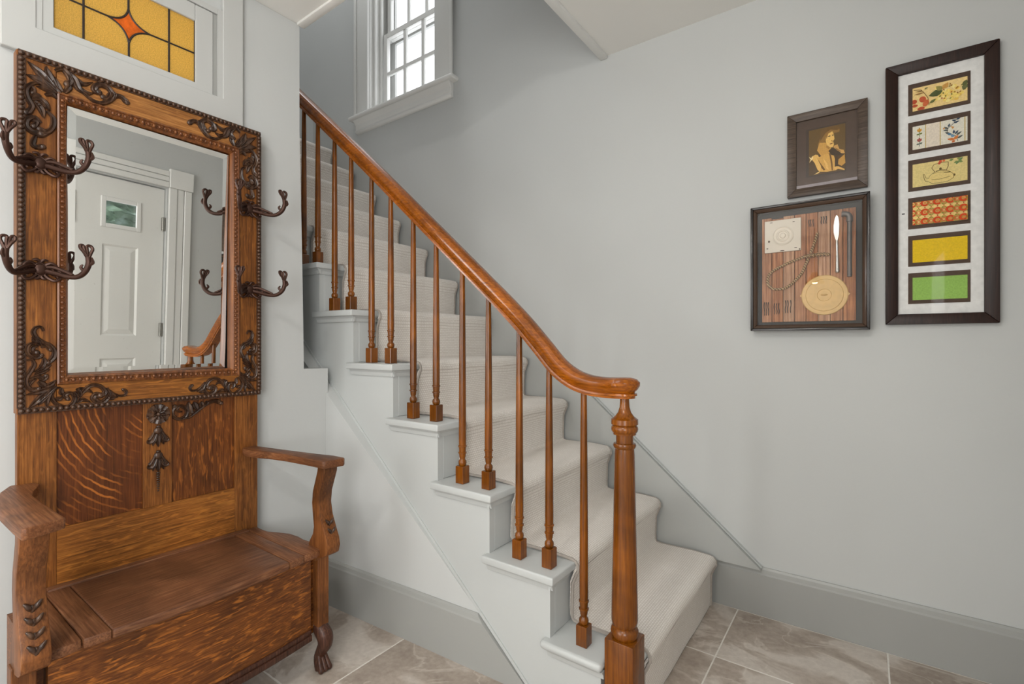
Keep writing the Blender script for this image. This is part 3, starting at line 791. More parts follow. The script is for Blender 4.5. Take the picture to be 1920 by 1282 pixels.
# inner moulding with eggs, mitred
def mould_side(p0, p1, inw, nm):
    """p0,p1 outer corners (y,z); inw inward unit vector; the section steps down to the mirror"""
    (ya, za), (yb, zb) = p0, p1
    dy, dz = yb - ya, zb - za; L = math.hypot(dy, dz); uy, uz = dy / L, dz / L
    W = 0.0255
    sec = [(0.0, BX0 + 0.002), (0.0, FX + 0.004), (0.004, FX + 0.006), (0.006, FX + 0.002), (0.017, FX - 0.002), (0.019, FX + 0.001), (0.022, FX - 0.004), (W, FX - 0.010), (W, BX0 + 0.002)]
    mb = MB(); n = len(sec)
    A = [(x, ya + inw[0] * d + uy * d, za + inw[1] * d + uz * d) for d, x in sec]
    B = [(x, yb + inw[0] * d - uy * d, zb + inw[1] * d - uz * d) for d, x in sec]
    mb.add(A + B, [list(range(n)), list(range(2 * n - 1, n - 1, -1))] + [(i, (i + 1) % n, n + (i + 1) % n, n + i) for i in range(n)])
    m = build('inner_moulding', mb, M_EGG, ht, smooth=True, angle=30)
    eg = MB(); Lm = L - 0.026; cnt = int(Lm / 0.0148)
    for i in range(cnt):
        s = 0.013 + Lm * (i + 0.5) / cnt
        cy, cz = ya + uy * s + inw[0] * 0.0115, za + uz * s + inw[1] * 0.0115
        sc = (0.8, 0.78 if abs(uy) > .5 else 0.9, 0.9 if abs(uy) > .5 else 0.78)
        eg.ball((FX + 0.0005, cy, cz), 0.0062, 8, 6, sc)
        ring = [(FX + 0.0012, cy + 0.0066 * math.cos(a), cz + 0.0066 * math.sin(a)) for a in [k * PI / 4 for k in range(8)]]
        eg.tube(ring, 0.0011, 4, True, 1)
    e = build('egg_carving', eg, M_EGG, m, smooth=True, angle=60); e['kind'] = 'stuff'
mould_side((IY0, IZ0), (IY0, IZ1), (1, 0), 'l'); mould_side((IY1, IZ1), (IY1, IZ0), (-1, 0), 'r')
mould_side((IY0, IZ1), (IY1, IZ1), (0, -1), 't'); mould_side((IY1, IZ0), (IY0, IZ0), (0, 1), 'b')
# bevelled mirror, sitting a little askew in its frame
yaw, pit = math.radians(2.2), math.radians(-1.8)
nrm = Vector((math.cos(yaw) * math.cos(pit), math.sin(yaw) * math.cos(pit), math.sin(pit)))
mc = Vector((-1.860, (MY0 + MY1) / 2, (MZ0 + MZ1) / 2))
ey = Vector((0, 0, 1)).cross(nrm).normalized(); ez = nrm.cross(ey)
hw, hh, bv = (MY1 - MY0) / 2 + 0.001, (MZ1 - MZ0) / 2 + 0.001, 0.019
P = lambda a, b, c: mc + ey * a + ez * b + nrm * c
mv = [P(s * (hw - bv), t * (hh - bv), 0) for s, t in ((-1, -1), (1, -1), (1, 1), (-1, 1))] + [P(s * hw, t * hh, -0.0016) for s, t in ((-1, -1), (1, -1), (1, 1), (-1, 1))] + [P(s * hw, t * hh, -0.003) for s, t in ((-1, -1), (1, -1), (1, 1), (-1, 1))]
build('mirror', MB().add(mv, [(0, 1, 2, 3)] + [(4 + i, 4 + (i + 1) % 4, (i + 1) % 4, i) for i in range(4)] + [(8 + i, 8 + (i + 1) % 4, 4 + (i + 1) % 4, 4 + i) for i in range(4)] + [(11, 10, 9, 8)]), M_MIRR, ht, label='bevelled silver mirror reflecting the white entry door')
build('mirror_backing', MB().box(-1.898, -1.893, MY0 - 0.015, MY1 + 0.015, MZ0 - 0.015, MZ1 + 0.015), M_BLACK, ht)
# beads around the frame
bm_ = MB().ball((0, 0, 0), 0.0066, 10, 8)
bead_o = build('bead', bm_, M_BEAD, None, smooth=True, angle=80); bead_me = bead_o.data
bpy.data.objects.remove(bead_o)
def bead_row(a, b, n):
    (ya, za), (yb, zb) = a, b
    st_ = MB(); w = 0.0085
    st_.box(FX, FX + 0.003, min(ya, yb) - (w if ya == yb else 0), max(ya, yb) + (w if ya == yb else 0), min(za, zb) - (w if za == zb else 0), max(za, zb) + (w if za == zb else 0))
    m = build('bead_moulding', st_, M_BEAD, ht)
    for i in range(n):
        t = (i + 0.5) / n
        inst('bead', bead_me, (FX + 0.004, ya + (yb - ya) * t, za + (zb - za) * t), m)
bead_row((Y0 + 0.009, ZBOT + 0.016), (Y0 + 0.009, ZTOP - 0.017), 72)
bead_row((Y1 - 0.009, ZBOT + 0.016), (Y1 - 0.009, ZTOP - 0.017), 72)
bead_row((Y0 + 0.003, ZTOP - 0.008), (Y1 - 0.003, ZTOP - 0.008), 49)
bead_row((Y0 + 0.003, ZBOT + 0.008), (Y1 - 0.003, ZBOT + 0.008), 49)
# lower back: stiles, panels, mullion, rail
build('lower_stile', MB().box(BX0, LX, 0.288, 0.3678, 0.02, ZBOT), M_OAKZ, ht, bevel=0.001, seg=1)
build('lower_stile', MB().box(BX0, LX, 0.8492, 0.930, 0.02, ZBOT), M_OAKZ, ht, bevel=0.001, seg=1)
build('lower_rail', MB().box(BX0, LX - 0.0005, 0.368, 0.849, 0.30, 0.597), M_OAKR, ht, bevel=0.001, seg=1)
build('mullion', MB().box(BX0, LX + 0.001, 0.572, 0.650, 0.5975, ZBOT), M_OAKZ, ht, bevel=0.001, seg=1)
build('back_panel', MB().box(BX0, LX - 0.008, 0.3683, 0.5715, 0.5975, ZBOT), M_PANL, ht, label='reddish panel with curved pale ray flecks')
build('back_panel', MB().box(BX0, LX - 0.008, 0.6505, 0.8487, 0.5975, ZBOT), M_PANR, ht)

# carvings: raised, hollowed strokes
def stroke(mb, ty, w, pts, x, mirror=None, hgt=None):
    w = w / 1000.0 * 1.22
    pts = [((2 * mirror - a / 1000.0) if mirror else a / 1000.0, b / 1000.0) for a, b in pts]
    P = catmull([(0, a, b) for a, b in pts], 4); n = len(P)
    h = hgt or min(0.0085, 0.0035 + w * 0.33)
    sec = [(-1, 0), (-0.86, .62), (-0.58, .95), (-0.2, .62), (0, .50), (0.2, .62), (0.58, .95), (0.86, .62), (1, 0)]
    V = []; F_ = []; m = len(sec)
    for i in range(n):
        t = i / (n - 1)
        if ty == 'l': k = (0.42 + 0.58 * math.sin(PI * min(1, t * 1.25 + 0.02) * 0.72)) * (1 if t < 0.55 else max(0.05, 1 - ((t - 0.55) / 0.45) ** 1.6))
        else: k = (0.45 + 0.55 * min(1, t * 3)) * (1 if t < 0.8 else 1.0 + 0.25 * math.sin((t - 0.8) / 0.2 * PI))
        d = (P[min(i + 1, n - 1)] - P[max(i - 1, 0)]).normalized()
        s = Vector((0, -d.z, d.y))
        for a, b in sec:
            V.append(Vector((x + b * h * (0.55 + 0.45 * min(1, k)), P[i].y + s.y * a * w / 2 * k, P[i].z + s.z * a * w / 2 * k)))
    for i in range(n - 1):
        for j in range(m - 1):
            F_.append((i * m + j, i * m + j + 1, (i + 1) * m + j + 1, (i + 1) * m + j))
        F_.append((i * m + m - 1, i * m, (i + 1) * m, (i + 1) * m + m - 1))
    F_.append(list(range(m))); F_.append([(n - 1) * m + j for j in range(m)][::-1])
    mb.add(V, F_)
    if ty == 's': mb.ball((x + h * 0.35, P[-1].y, P[-1].z), w * 0.52, 10, 8, (0.7, 1, 1))
TL = [
 ('l', 21.0, [(372, 1820), (351, 1840), (328, 1864), (305, 1882)]),
 ('l', 19.6, [(367, 1830), (351, 1857), (343, 1885)]),
 ('l', 19.5, [(363, 1825), (334, 1839), (303, 1845)]),
 ('l', 15.4, [(364, 1818), (345, 1823), (323, 1821)]),
 ('l', 16.8, [(377, 1828), (365, 1843), (361, 1863)]),
 ('s', 13.5, [(362, 1881), (377, 1892), (389, 1882), (395, 1865), (387, 1853)]),
 ('l', 18.0, [(386, 1887), (402, 1877), (413, 1852), (432, 1841)]),
 ('s', 13.4, [(420, 1846), (444, 1831), (465, 1831), (484, 1847), (490, 1866), (482, 1881), (468, 1885), (453, 1878), (449, 1864), (458, 1860)]),
 ('l', 11.4, [(409, 1880), (422, 1869), (445, 1884)]),
 ('l', 10.2, [(420, 1855), (432, 1847), (447, 1853)]),
 ('s', 12.0, [(482, 1844), (498, 1865), (513, 1868), (526, 1857)]),
 ('s', 11.5, [(486, 1873), (479, 1853), (468, 1850)]),
 ('l', 15.0, [(485, 1845), (495, 1867), (489, 1877)]),
 ('s', 11.8, [(334, 1833), (318, 1827), (304, 1806), (306, 1784), (315, 1765), (311, 1750), (303, 1742)]),
 ('s', 9.5, [(310, 1814), (318, 1812), (317, 1800)]),
 ('l', 14.0, [(315, 1782), (332, 1789), (345, 1777), (350, 1763)]),
 ('l', 15.0, [(320, 1780), (334, 1762), (339, 1739)]),
 ('l', 12.6, [(324, 1772), (341, 1775), (352, 1766)]),
 ('s', 11.8, [(344, 1762), (358, 1747), (357, 1721), (344, 1702), (330, 1706)]),
 ('s', 12.9, [(333, 1724), (321, 1735), (306, 1724), (304, 1705), (317, 1694), (334, 1694)]),
 ('s', 11.2, [(314, 1725), (324, 1723), (319, 1710)]),
 ('l', 19.6, [(351, 1710), (332, 1695), (311, 1691)]),
 ('s', 11.2, [(325, 1693), (320, 1677), (317, 1660), (325, 1655), (337, 1660)]),
 ('l', 12.6, [(341, 1804), (355, 1813), (367, 1802)]),
 ('l', 14.0, [(334, 1796), (322, 1796), (314, 1787)]),
 ('l', 14.4, [(382, 1827), (391, 1845), (387, 1853)]),
]
BL = [
 ('s', 9.7, [(338, 1153), (333, 1164), (323, 1162), (318, 1150), (323, 1136), (337, 1122), (350, 1115), (360, 1099), (359, 1081), (348, 1066)]),
 ('l', 14.4, [(314, 1129), (327, 1127), (338, 1118)]),
 ('l', 11.0, [(316, 1138), (327, 1122), (335, 1111)]),
 ('s', 7.9, [(333, 1107), (342, 1113), (352, 1101)]),
 ('s', 9.2, [(328, 1120), (312, 1118), (305, 1104), (309, 1088), (322, 1080), (334, 1086)]),
 ('s', 10.6, [(327, 1112), (317, 1109), (315, 1098), (325, 1094)]),
 ('s', 9.7, [(305, 1073), (315, 1075), (319, 1061), (312, 1043), (304, 1026), (305, 1005), (315, 993), (329, 995)]),
 ('l', 12.1, [(338, 1080), (340, 1068), (333, 1051), (318, 1041)]),
 ('l', 11.5, [(353, 1061), (338, 1049), (320, 1037)]),
 ('l', 10.6, [(350, 1048), (335, 1040), (319, 1033)]),
 ('s', 9.7, [(312, 1023), (327, 1029), (338, 1019), (343, 1029)]),
 ('l', 11.0, [(337, 1003), (352, 1004), (365, 1018)]),
 ('l', 7.9, [(309, 1003), (315, 1016), (325, 1022)]),
 ('l', 14.4, [(327, 1015), (337, 1006), (342, 998)]),
 ('l', 14.3, [(362, 1001), (338, 989), (303, 980)]),
 ('l', 15.4, [(363, 999), (335, 972), (306, 940)]),
 ('l', 14.4, [(363, 997), (347, 975), (345, 941)]),
 ('l', 11.5, [(366, 999), (345, 982), (322, 982)]),
 ('l', 12.1, [(363, 997), (338, 966), (327, 949)]),
 ('s', 9.2, [(373, 996), (361, 990), (355, 972), (362, 953), (380, 940), (394, 942), (403, 956), (401, 973), (391, 978), (383, 972), (389, 961)]),
 ('l', 11.0, [(375, 994), (376, 979), (383, 974)]),
 ('l', 11.0, [(362, 967), (371, 963), (376, 970)]),
 ('s', 10.1, [(405, 948), (414, 967), (427, 985), (442, 996), (462, 992), (473, 976), (469, 967)]),
 ('l', 12.0, [(418, 966), (412, 984), (406, 988)]),
 ('l', 12.0, [(412, 962), (403, 975), (398, 980)]),
 ('l', 9.6, [(423, 980), (416, 988), (427, 990)]),
 ('l', 8.6, [(421, 975), (433, 982), (445, 973)]),
 ('l', 9.6, [(408, 948), (422, 956), (441, 946)]),
 ('s', 13.0, [(477, 986), (483, 966), (471, 947), (458, 946), (446, 957), (450, 967), (462, 965)]),
 ('l', 14.4, [(479, 981), (489, 965), (503, 955)]),
 ('l', 12.0, [(477, 959), (489, 955), (497, 959)]),
 ('s', 7.2, [(489, 973), (505, 961), (520, 961), (524, 972), (517, 978)]),
]
SC = [
 ('s', 10.1, [(682, 891), (673, 892), (667, 901), (676, 910), (692, 902), (697, 885), (687, 870), (669, 868), (655, 882), (653, 898), (661, 911)]),
 ('s', 10.8, [(667, 868), (701, 870), (732, 892), (758, 910), (785, 917), (805, 907)]),
 ('l', 19.6, [(712, 878), (704, 901), (701, 922)]),
 ('l', 18.0, [(729, 891), (722, 908), (717, 921)]),
 ('l', 14.0, [(745, 899), (742, 911), (740, 920)]),
 ('l', 12.0, [(758, 908), (758, 914), (755, 920)]),
]

CYT = 0.6115
for (S, mir) in ((TL, None), (TL, CYT), (BL, None), (BL, CYT)):
    mb = MB()
    for ty, w, p in S: stroke(mb, ty, w, p, FX - 0.0005, mir)
    build('carved_scroll', mb, M_CARVE, ht, smooth=True, angle=50)
mb = MB()
for ty, w, p in SC: stroke(mb, ty, w, p, LX - 0.0085, None)
build('carved_scroll', mb, M_CARVE, ht, smooth=True, angle=50)
# pendant carving: rosette, two bell flowers, twisted drop
pc = MB(); PX = LX + 0.0008; yc = 0.611
for k in range(9):
    a = PI / 2 + 2 * PI * k / 9
    c_, s_ = math.cos(a), math.sin(a)
    pts = [(1000 * (yc + c_ * r), 1000 * (0.892 + s_ * r)) for r in (0.005, 0.018, 0.031)]
    stroke(pc, 'p', 19, pts, PX)
pc.ball((PX + 0.006, yc, 0.892), 0.006, 10, 8)
def bell(zt, zb_, hw_):
    pc.ball((PX + 0.003, yc, zt + 0.004), 0.006, 10, 6, (0.8, 1.1, 0.7))
    pc.ball((PX + 0.002, yc, zt - 0.010), 0.013, 12, 8, (0.6, 1, 1))
    for s in (-1, 1):
        stroke(pc, 'l', 18, [(1000 * (yc + s * 0.004), 1000 * (zt - 0.006)), (1000 * (yc + s * hw_ * 0.45), 1000 * (zt - 0.030)), (1000 * (yc + s * hw_ * 0.8), 1000 * (zt - 0.042)), (1000 * (yc + s * hw_), 1000 * (zt - 0.036))], PX)
        stroke(pc, 'l', 12, [(1000 * (yc + s * 0.003), 1000 * (zt - 0.014)), (1000 * (yc + s * 0.010), 1000 * (zt - 0.035)), (1000 * (yc + s * 0.015), 1000 * (zb_ + 0.006))], PX)
    stroke(pc, 'l', 13, [(1000 * yc, 1000 * (zt - 0.012)), (1000 * yc, 1000 * (zt - 0.035)), (1000 * yc, 1000 * zb_)], PX)
bell(0.848, 0.786, 0.030); bell(0.768, 0.705, 0.029)
for k in range(9):
    pc.ball((PX + 0.002, yc, 0.703 - k * 0.0072), 0.0058 - k * 0.00028, 10, 6, (0.8, 1, 0.62))
build('pendant_carving', pc, M_CARVE, ht, smooth=True, angle=60)

# coat hooks: pierced cast iron, one arm to each side
def hook(y, z):
    x = FX
    mb = MB()
    mb.disc_lathe((x, y, z), [(0.020, 0), (0.019, 0.005), (0.014, 0.009), (0.012, 0.012), (0.004, 0.0135)], (1, 0, 0), 18)
    mb.tube([(x + 0.008, y + 0.0135 * math.cos(a), z + 0.0165 * math.sin(a)) for a in [k * PI / 5 for k in range(10)]], 0.0022, 6, True, 2)
    pl_ = build('hook_plate', mb, M_IRON, ht, smooth=True, angle=50)
    fr_ = MB()
    for s in (-1, 1):
        # leaf curls of the backplate
        fr_.tube([(x + .006, y + s * .010, z + .012), (x + .010, y + s * .022, z + .018), (x + .010, y + s * .032, z + .008), (x + .008, y + s * .026, z - .001), (x + .008, y + s * .020, z + .004)], [.0042, .0042, .004, .0038, .005], 6)
        fr_.tube([(x + .006, y + s * .008, z - .014), (x + .010, y + s * .016, z - .024), (x + .014, y + s * .028, z - .030), (x + .014, y + s * .036, z - .022), (x + .012, y + s * .031, z - .014), (x + .011, y + s * .026, z - .018)], [.0042, .0042, .0042, .0042, .004, .005], 6)
        fr_.tube([(x + .005, y, z + .018), (x + .008, y + s * .007, z + .026), (x + .008, y + s * .016, z + .024)], [.0045, .0042, .0024], 6)
        fr_.tube([(x + .005, y, z - .018), (x + .007, y + s * .007, z - .026), (x + .007, y + s * .014, z - .022)], [.0045, .0042, .0024], 6)
    build('scrollwork', fr_, M_IRON, pl_, smooth=True, angle=50)
    for s in (-1, 1):
        A = MB()
        q = lambda o, sd, h: (x + o, y + s * sd, z + h)
        A.tube([q(.006, .012, -.004), q(.022, .030, -.010), q(.046, .048, -.018), q(.070, .064, -.019), q(.090, .075, -.006), q(.099, .081, .016), q(.099, .080, .034)], [.0078, .0072, .0068, .0068, .0072, .0074, .0066], 8)
        A.tube([q(.006, .012, .006), q(.020, .026, .006), q(.038, .042, -.003), q(.058, .057, -.014)], [.006, .0055, .005, .004], 6)
        A.tube([q(.014, .022, .003), q(.022, .027, -.008)], .0024, 6); A.tube([q(.026, .032, .002), q(.036, .040, -.012)], .0022, 6)
        for e in (-1, 1):
            c0 = (.099, .080, .034)
            A.tube([q(.099, .080, .030), q(.098 - .001 * e, .079 + .007 * e, .046), q(.097, .077 + .013 * e, .058), q(.096, .075 + .011 * e, .066), q(.096, .074 + .004 * e, .065), q(.097, .076 + .003 * e, .052), q(.099, .079, .036)], [.0048, .0042, .004, .0042, .004, .0036, .0036], 6)
        A.tube([q(.099, .081, .012), q(.107, .088, .020), q(.105, .086, .034)], [.0042, .0045, .002], 6)
        A.tube([q(.090, .075, -.006), q(.084, .068, .006), q(.088, .071, .014)], [.0042, .0042, .002], 6)
        build('hook_arm', A, M_IRON, pl_, smooth=True, angle=50)
hook(0.331, 1.612); hook(0.331, 1.322); hook(0.893, 1.612); hook(0.893, 1.316)

# ---- bench
ZSt = 0.435
mir = lambda p: [(a, 2 * 0.6135 - b) for a, b in p]
build('seat_rail', MB().box(-1.862, -1.826, 0.345, 0.890, ZSt - 0.03, ZSt + 0.004), M_SEAT, ht, bevel=0.004)
lidf = lambda y: -1.448 - 0.26 * (y - 0.6135) ** 2 * 1.1
ln = [0.3905 + (0.8365 - 0.3905) * i / 12 for i in range(13)]
ld = build('seat_lid', MB().prism([(-1.8255, ln[0])] + [(lidf(y), y) for y in ln] + [(-1.8255, ln[-1])], ZSt - 0.024, ZSt, 2), M_SEAT, ht, bevel=0.006, seg=3)
for e in (0, 1):
    ys_ = [0.3385 + 0.0515 * i / 4 for i in range(5)]
    pl2 = [(-1.8255, ys_[0])] + [(lidf(y), y) for y in ys_] + [(-1.8255, ys_[-1])]
    build('lid_end', MB().prism(pl2 if not e else mir(pl2), ZSt - 0.024, ZSt, 2), M_SEATX, ld, bevel=0.004, seg=2)
    wg = [(-1.862, 0.3375), (-1.474, 0.3375), (-1.470, 0.31), (-1.478, 0.275), (-1.500, 0.262), (-1.560, 0.258), (-1.600, 0.262), (-1.640, 0.258), (-1.690, 0.262), (-1.735, 0.280), (-1.775, 0.298), (-1.82, 0.300), (-1.862, 0.296)]
    wgd = [(a, b - 0.0) for a, b in wg]
    build('seat_side', MB().prism(wgd if not e else mir(wgd), ZSt - 0.026, ZSt - 0.001, 2), M_SEATX, ht, bevel=0.006, seg=2)
# front panel, lightly bowed, with base moulding
fp = lambda y: -1.4905 - 0.24 * (y - 0.6135) ** 2
fy = [0.2865 + (0.940 - 0.2865) * i / 14 for i in range(15)]
build('front_panel', MB().prism([(fp(y), y) for y in fy] + [(fp(y) - 0.018, y) for y in fy[::-1]], 0.158, ZSt - 0.0245, 2), M_FRONT, ht, smooth=True, angle=40)
mo = MB()
mo.prism([(fp(y) + 0.010, y) for y in fy] + [(fp(y) - 0.02, y) for y in fy[::-1]], 0.122, 0.142, 2)
mo.prism([(fp(y) + 0.006, y) for y in fy] + [(fp(y) - 0.02, y) for y in fy[::-1]], 0.1422, 0.1575, 2)
build('base_moulding', mo, M_LEG, ht, bevel=0.003)
for e in (0, 1):
    yb = 0.262 if not e else 2 * 0.6135 - 0.262
    build('side_panel', MB().box(-1.83, -1.535, yb - 0.008 + (0.012 if not e else -0.012), yb + 0.008 + (0.012 if not e else -0.012), 0.13, ZSt - 0.027), M_FRONT, ht)
# posts, arm supports, arms, legs
def sym(e, y): return y if e else 2 * 0.6135 - y
for e in (0, 1):
    ya, yb = sorted((sym(e, 0.9605), sym(e, 1.002)))
    build('leg_post', MB().box(-1.545, -1.506, ya, yb, 0.155, 0.408), M_POST, ht, bevel=0.002, seg=1)
    # S-shaped arm support: profile in x,z
    fr_ = [(-1.450, .712), (-1.452, .69), (-1.464, .66), (-1.480, .62), (-1.485, .58), (-1.476, .54), (-1.456, .50), (-1.440, .47), (-1.434, .445), (-1.442, .42), (-1.468, .405), (-1.503, .398), (-1.506, .385)]
    bk = [(-1.548, .385), (-1.548, .43), (-1.538, .45), (-1.520, .475), (-1.514, .50), (-1.520, .54), (-1.525, .58), (-1.520, .62), (-1.505, .66), (-1.494, .69), (-1.490, .712)]
    ya, yb = sorted((sym(e, 0.949), sym(e, 0.998)))
    sp_ = build('arm_support', MB().prism([(a, b) for a, b in fr_ + bk], ya, yb, 1), M_POST, ht, bevel=0.003, seg=2)
    ym = (ya + yb) / 2
    lf_ = MB()
    for j in ((1, 2) if e else range(4)):
        zc = 0.545 - j * 0.026
        xf = -1.477 + j * 0.0125
        for s in (-1, 1):
            lf_.tube([(xf - 0.001, ym, zc - 0.012), (xf + 0.005, ym + s * 0.007, zc + 0.002), (xf + 0.004, ym + s * 0.015, zc + 0.012)], [.003, .0055, .002], 6)
        lf_.ball((xf + 0.001, ym, zc - 0.006), 0.007, 8, 6, (.7, .8, 1.5))
    build('carved_leaf', lf_, M_CARVE, sp_, smooth=True, angle=60)
    am = [(-1.862, .885), (-1.862, .930), (-1.80, .946), (-1.74, .966), (-1.66, .988), (-1.58, .998), (-1.47, 1.003), (-1.412, 1.003), (-1.403, .995), (-1.418, .930), (-1.47, .929), (-1.60, .930), (-1.69, .930), (-1.75, .918), (-1.79, .900), (-1.825, .888)]
    am = [(-1.862, .880), (-1.862, .912), (-1.82, .926), (-1.70, .948), (-1.55, .978), (-1.47, .998), (-1.415, 1.001), (-1.404, .990), (-1.418, .930), (-1.424, .924), (-1.50, .920), (-1.62, .908), (-1.70, .892), (-1.755, .872), (-1.80, .866), (-1.83, .868)] if e else mir([(-1.862, .905), (-1.862, .952), (-1.80, .978), (-1.70, .996), (-1.60, 1.006), (-1.47, 1.005), (-1.408, 1.002), (-1.402, .996), (-1.424, .930), (-1.428, .929), (-1.60, .934), (-1.70, .934), (-1.745, .925), (-1.785, .910), (-1.82, .900)])
    build('arm', MB().prism(am, .7125, .738, 2), M_ARM, ht, bevel=0.005, seg=2)
    # cabriole leg with a paw
    lm_ = MB(); yl = sym(e, .982); sg = 1 if e else -1
    lm_.tube([(-1.528, yl, .154), (-1.522, yl, .140), (-1.506, yl + sg * .004, .118), (-1.504, yl + sg * .004, .092), (-1.522, yl, .060), (-1.532, yl, .036), (-1.524, yl, .016), (-1.520, yl, .002)], [.022, .026, .027, .024, .0185, .018, .021, .020], 14)
    lg = build('front_leg', lm_, M_LEG, ht, smooth=True, angle=60)
    tm = MB()
    for j in (-1, 0, 1):
        tm.tube([(-1.522, yl + j * .010, .062), (-1.511, yl + j * .013, .036), (-1.500, yl + j * .015, .016), (-1.494, yl + j * .016, .008)], [.007, .008, .0095, .0075], 8)
        tm.ball((-1.497, yl + j * .0155, .0105), .0102, 10, 8)
    build('paw', tm, M_LEG, lg, smooth=True, angle=60)
    build('rear_leg', MB().box(-1.876, -1.84, *sorted((sym(e, .89), sym(e, .93))), 0.0005, 0.0195), M_POST, ht)

# ================================================================ framed pictures
WB = YB - 0.0005
def frame_ring(o, x0, x1, z0, z1, w, y0, y1, mat, bevel=0.003, name='frame_side', slope=0.0):
    """four mitred members; (y0 front .. y1 back)"""
    c = [(x0, z0), (x1, z0), (x1, z1), (x0, z1)]; i_ = [(x0 + w, z0 + w), (x1 - w, z0 + w), (x1 - w, z1 - w), (x0 + w, z1 - w)]
    for k in range(4):
        a, b, c_, d = c[k], c[(k + 1) % 4], i_[(k + 1) % 4], i_[k]
        sh = 0.0002
        v = [(a[0], y0, a[1]), (b[0], y0, b[1]), (c_[0], y0 + slope, c_[1]), (d[0], y0 + slope, d[1])] + [(p[0], y1, p[1]) for p in (a, b, c_, d)]
        mb = MB().add(v, [(0, 1, 2, 3), (7, 6, 5, 4), (0, 4, 5, 1), (1, 5, 6, 2), (2, 6, 7, 3), (3, 7, 4, 0)])
        build(name, mb, mat, o, bevel=bevel, seg=2)
def flat(c, rough=0.75): 
    key = 'print_%d_%d_%d' % c
    return bpy.data.materials.get(key) or plain_named(key, c, rough)
def plain_named(key, c, rough):
    m, t, b = nt(key)
    n = noise(t, coords(t), 260, 2); cc = lin(c)
    t.links.new(ramp(t, n, [(0.3, tuple(x * 0.9 for x in cc[:3])), (0.7, tuple(min(1, x * 1.1) for x in cc[:3]))]), b.inputs['Base Color'])
    b.inputs['Roughness'].default_value = rough; b.inputs['Specular IOR Level'].default_value = 0.2
    return m
class Print:
    """flat print on a card: polygons laid over each other a hair apart"""
    def __init__(s, x0, x1, z0, z1, y, aspect=None):
        s.b = (x0, x1, z0, z1, y); s.mb = MB(); s.mats = []; s.k = 0
    def mi(s, c):
        if c not in s.mats: s.mats.append(c)
        return s.mats.index(c)
    def poly(s, pts, c):
        x0, x1, z0, z1, y = s.b
        s.k += 1; s.mb.mi = s.mi(c)
        yy = y - 0.00002 * s.k
        P_ = [(x0 + (x1 - x0) * min(1, max(0, a)), yy, z0 + (z1 - z0) * min(1, max(0, b))) for a, b in pts]
        s.mb.add(P_, [list(range(len(P_)))])
    def ell(s, cx, cy, rx, ry, c, rot=0, n=12):
        s.poly([(cx + rx * math.cos(t) * math.cos(rot) - ry * math.sin(t) * math.sin(rot) / s.asp(), cy + rx * math.cos(t) * math.sin(rot) * s.asp() + ry * math.sin(t) * math.cos(rot)) for t in [2 * PI * i / n for i in range(n)]], c)
    def asp(s):
        x0, x1, z0, z1, y = s.b
        return (x1 - x0) / (z1 - z0)
    def leaf(s, x0, y0, x1, y1, w, c):
        a = s.asp(); dx, dy = (x1 - x0) * a, (y1 - y0); L = math.hypot(dx, dy); px, py = -dy / L / a, dx / L
        pts = []
        for t, k in ((0, 0), (.2, .7), (.45, 1), (.75, .6), (1, 0), (.75, -.6), (.45, -1), (.2, -.7)):
            pts.append((x0 + (x1 - x0) * t + px * w * k, y0 + (y1 - y0) * t + py * w * k))
        s.poly(pts, c)
    def line(s, pts, w, c):
        a = s.asp()
        for (xa, ya), (xb, yb) in zip(pts, pts[1:]):
            dx, dy = (xb - xa) * a, yb - ya; L = math.hypot(dx, dy) or 1; px, py = -dy / L / a * w, dx / L * w
            s.poly([(xa + px, ya + py), (xb + px, yb + py), (xb - px, yb - py), (xa - px, ya - py)], c)
    def ring(s, cx, cy, r0, r1, c, n=14):
        a = s.asp(); 
        for i in range(n):
            t0, t1 = 2 * PI * i / n, 2 * PI * (i + 1) / n
            s.poly([(cx + r1 / a * math.cos(t0), cy + r1 * math.sin(t0)), (cx + r1 / a * math.cos(t1), cy + r1 * math.sin(t1)), (cx + r0 / a * math.cos(t1), cy + r0 * math.sin(t1)), (cx + r0 / a * math.cos(t0), cy + r0 * math.sin(t0))], c)
            s.k -= 1
        s.k += 1
    def done(s, name, parent):
        return build(name, s.mb, [flat(c) for c in s.mats], parent)

# ---- tall frame with six wallpaper cards
M_ESP = wood('espresso_frame', (30, 16, 12), (42, 24, 18), (56, 33, 25), 2, 0.35, blotch=0.2)
fr = root('picture_frame', (0.20, WB, 1.185), 'tall dark brown frame holding six small wallpaper cards in a white mat', 'picture frame', None)
frame_ring(fr, 0.0535, 0.3505, 1.186, 2.112, 0.0365, 2.222, WB, M_ESP, 0.003, slope=0.004)
M_MATW = plain('white_mat_board', (226, 226, 224), 0.8, spec=0.2)
build('mat_board', MB().box(0.088, 0.316, 2.2385, 2.243, 1.219, 2.079), M_MATW, fr)
M_MATB = plain('brown_mat_board', (84, 68, 58), 0.8, spec=0.2)
zr = [(2.035, 1.9245), (1.900, 1.789), (1.7665, 1.656), (1.633, 1.523), (1.499, 1.3905), (1.367, 1.2585)]
cx0, cx1 = 0.118, 0.281
R_ = random.Random(11)
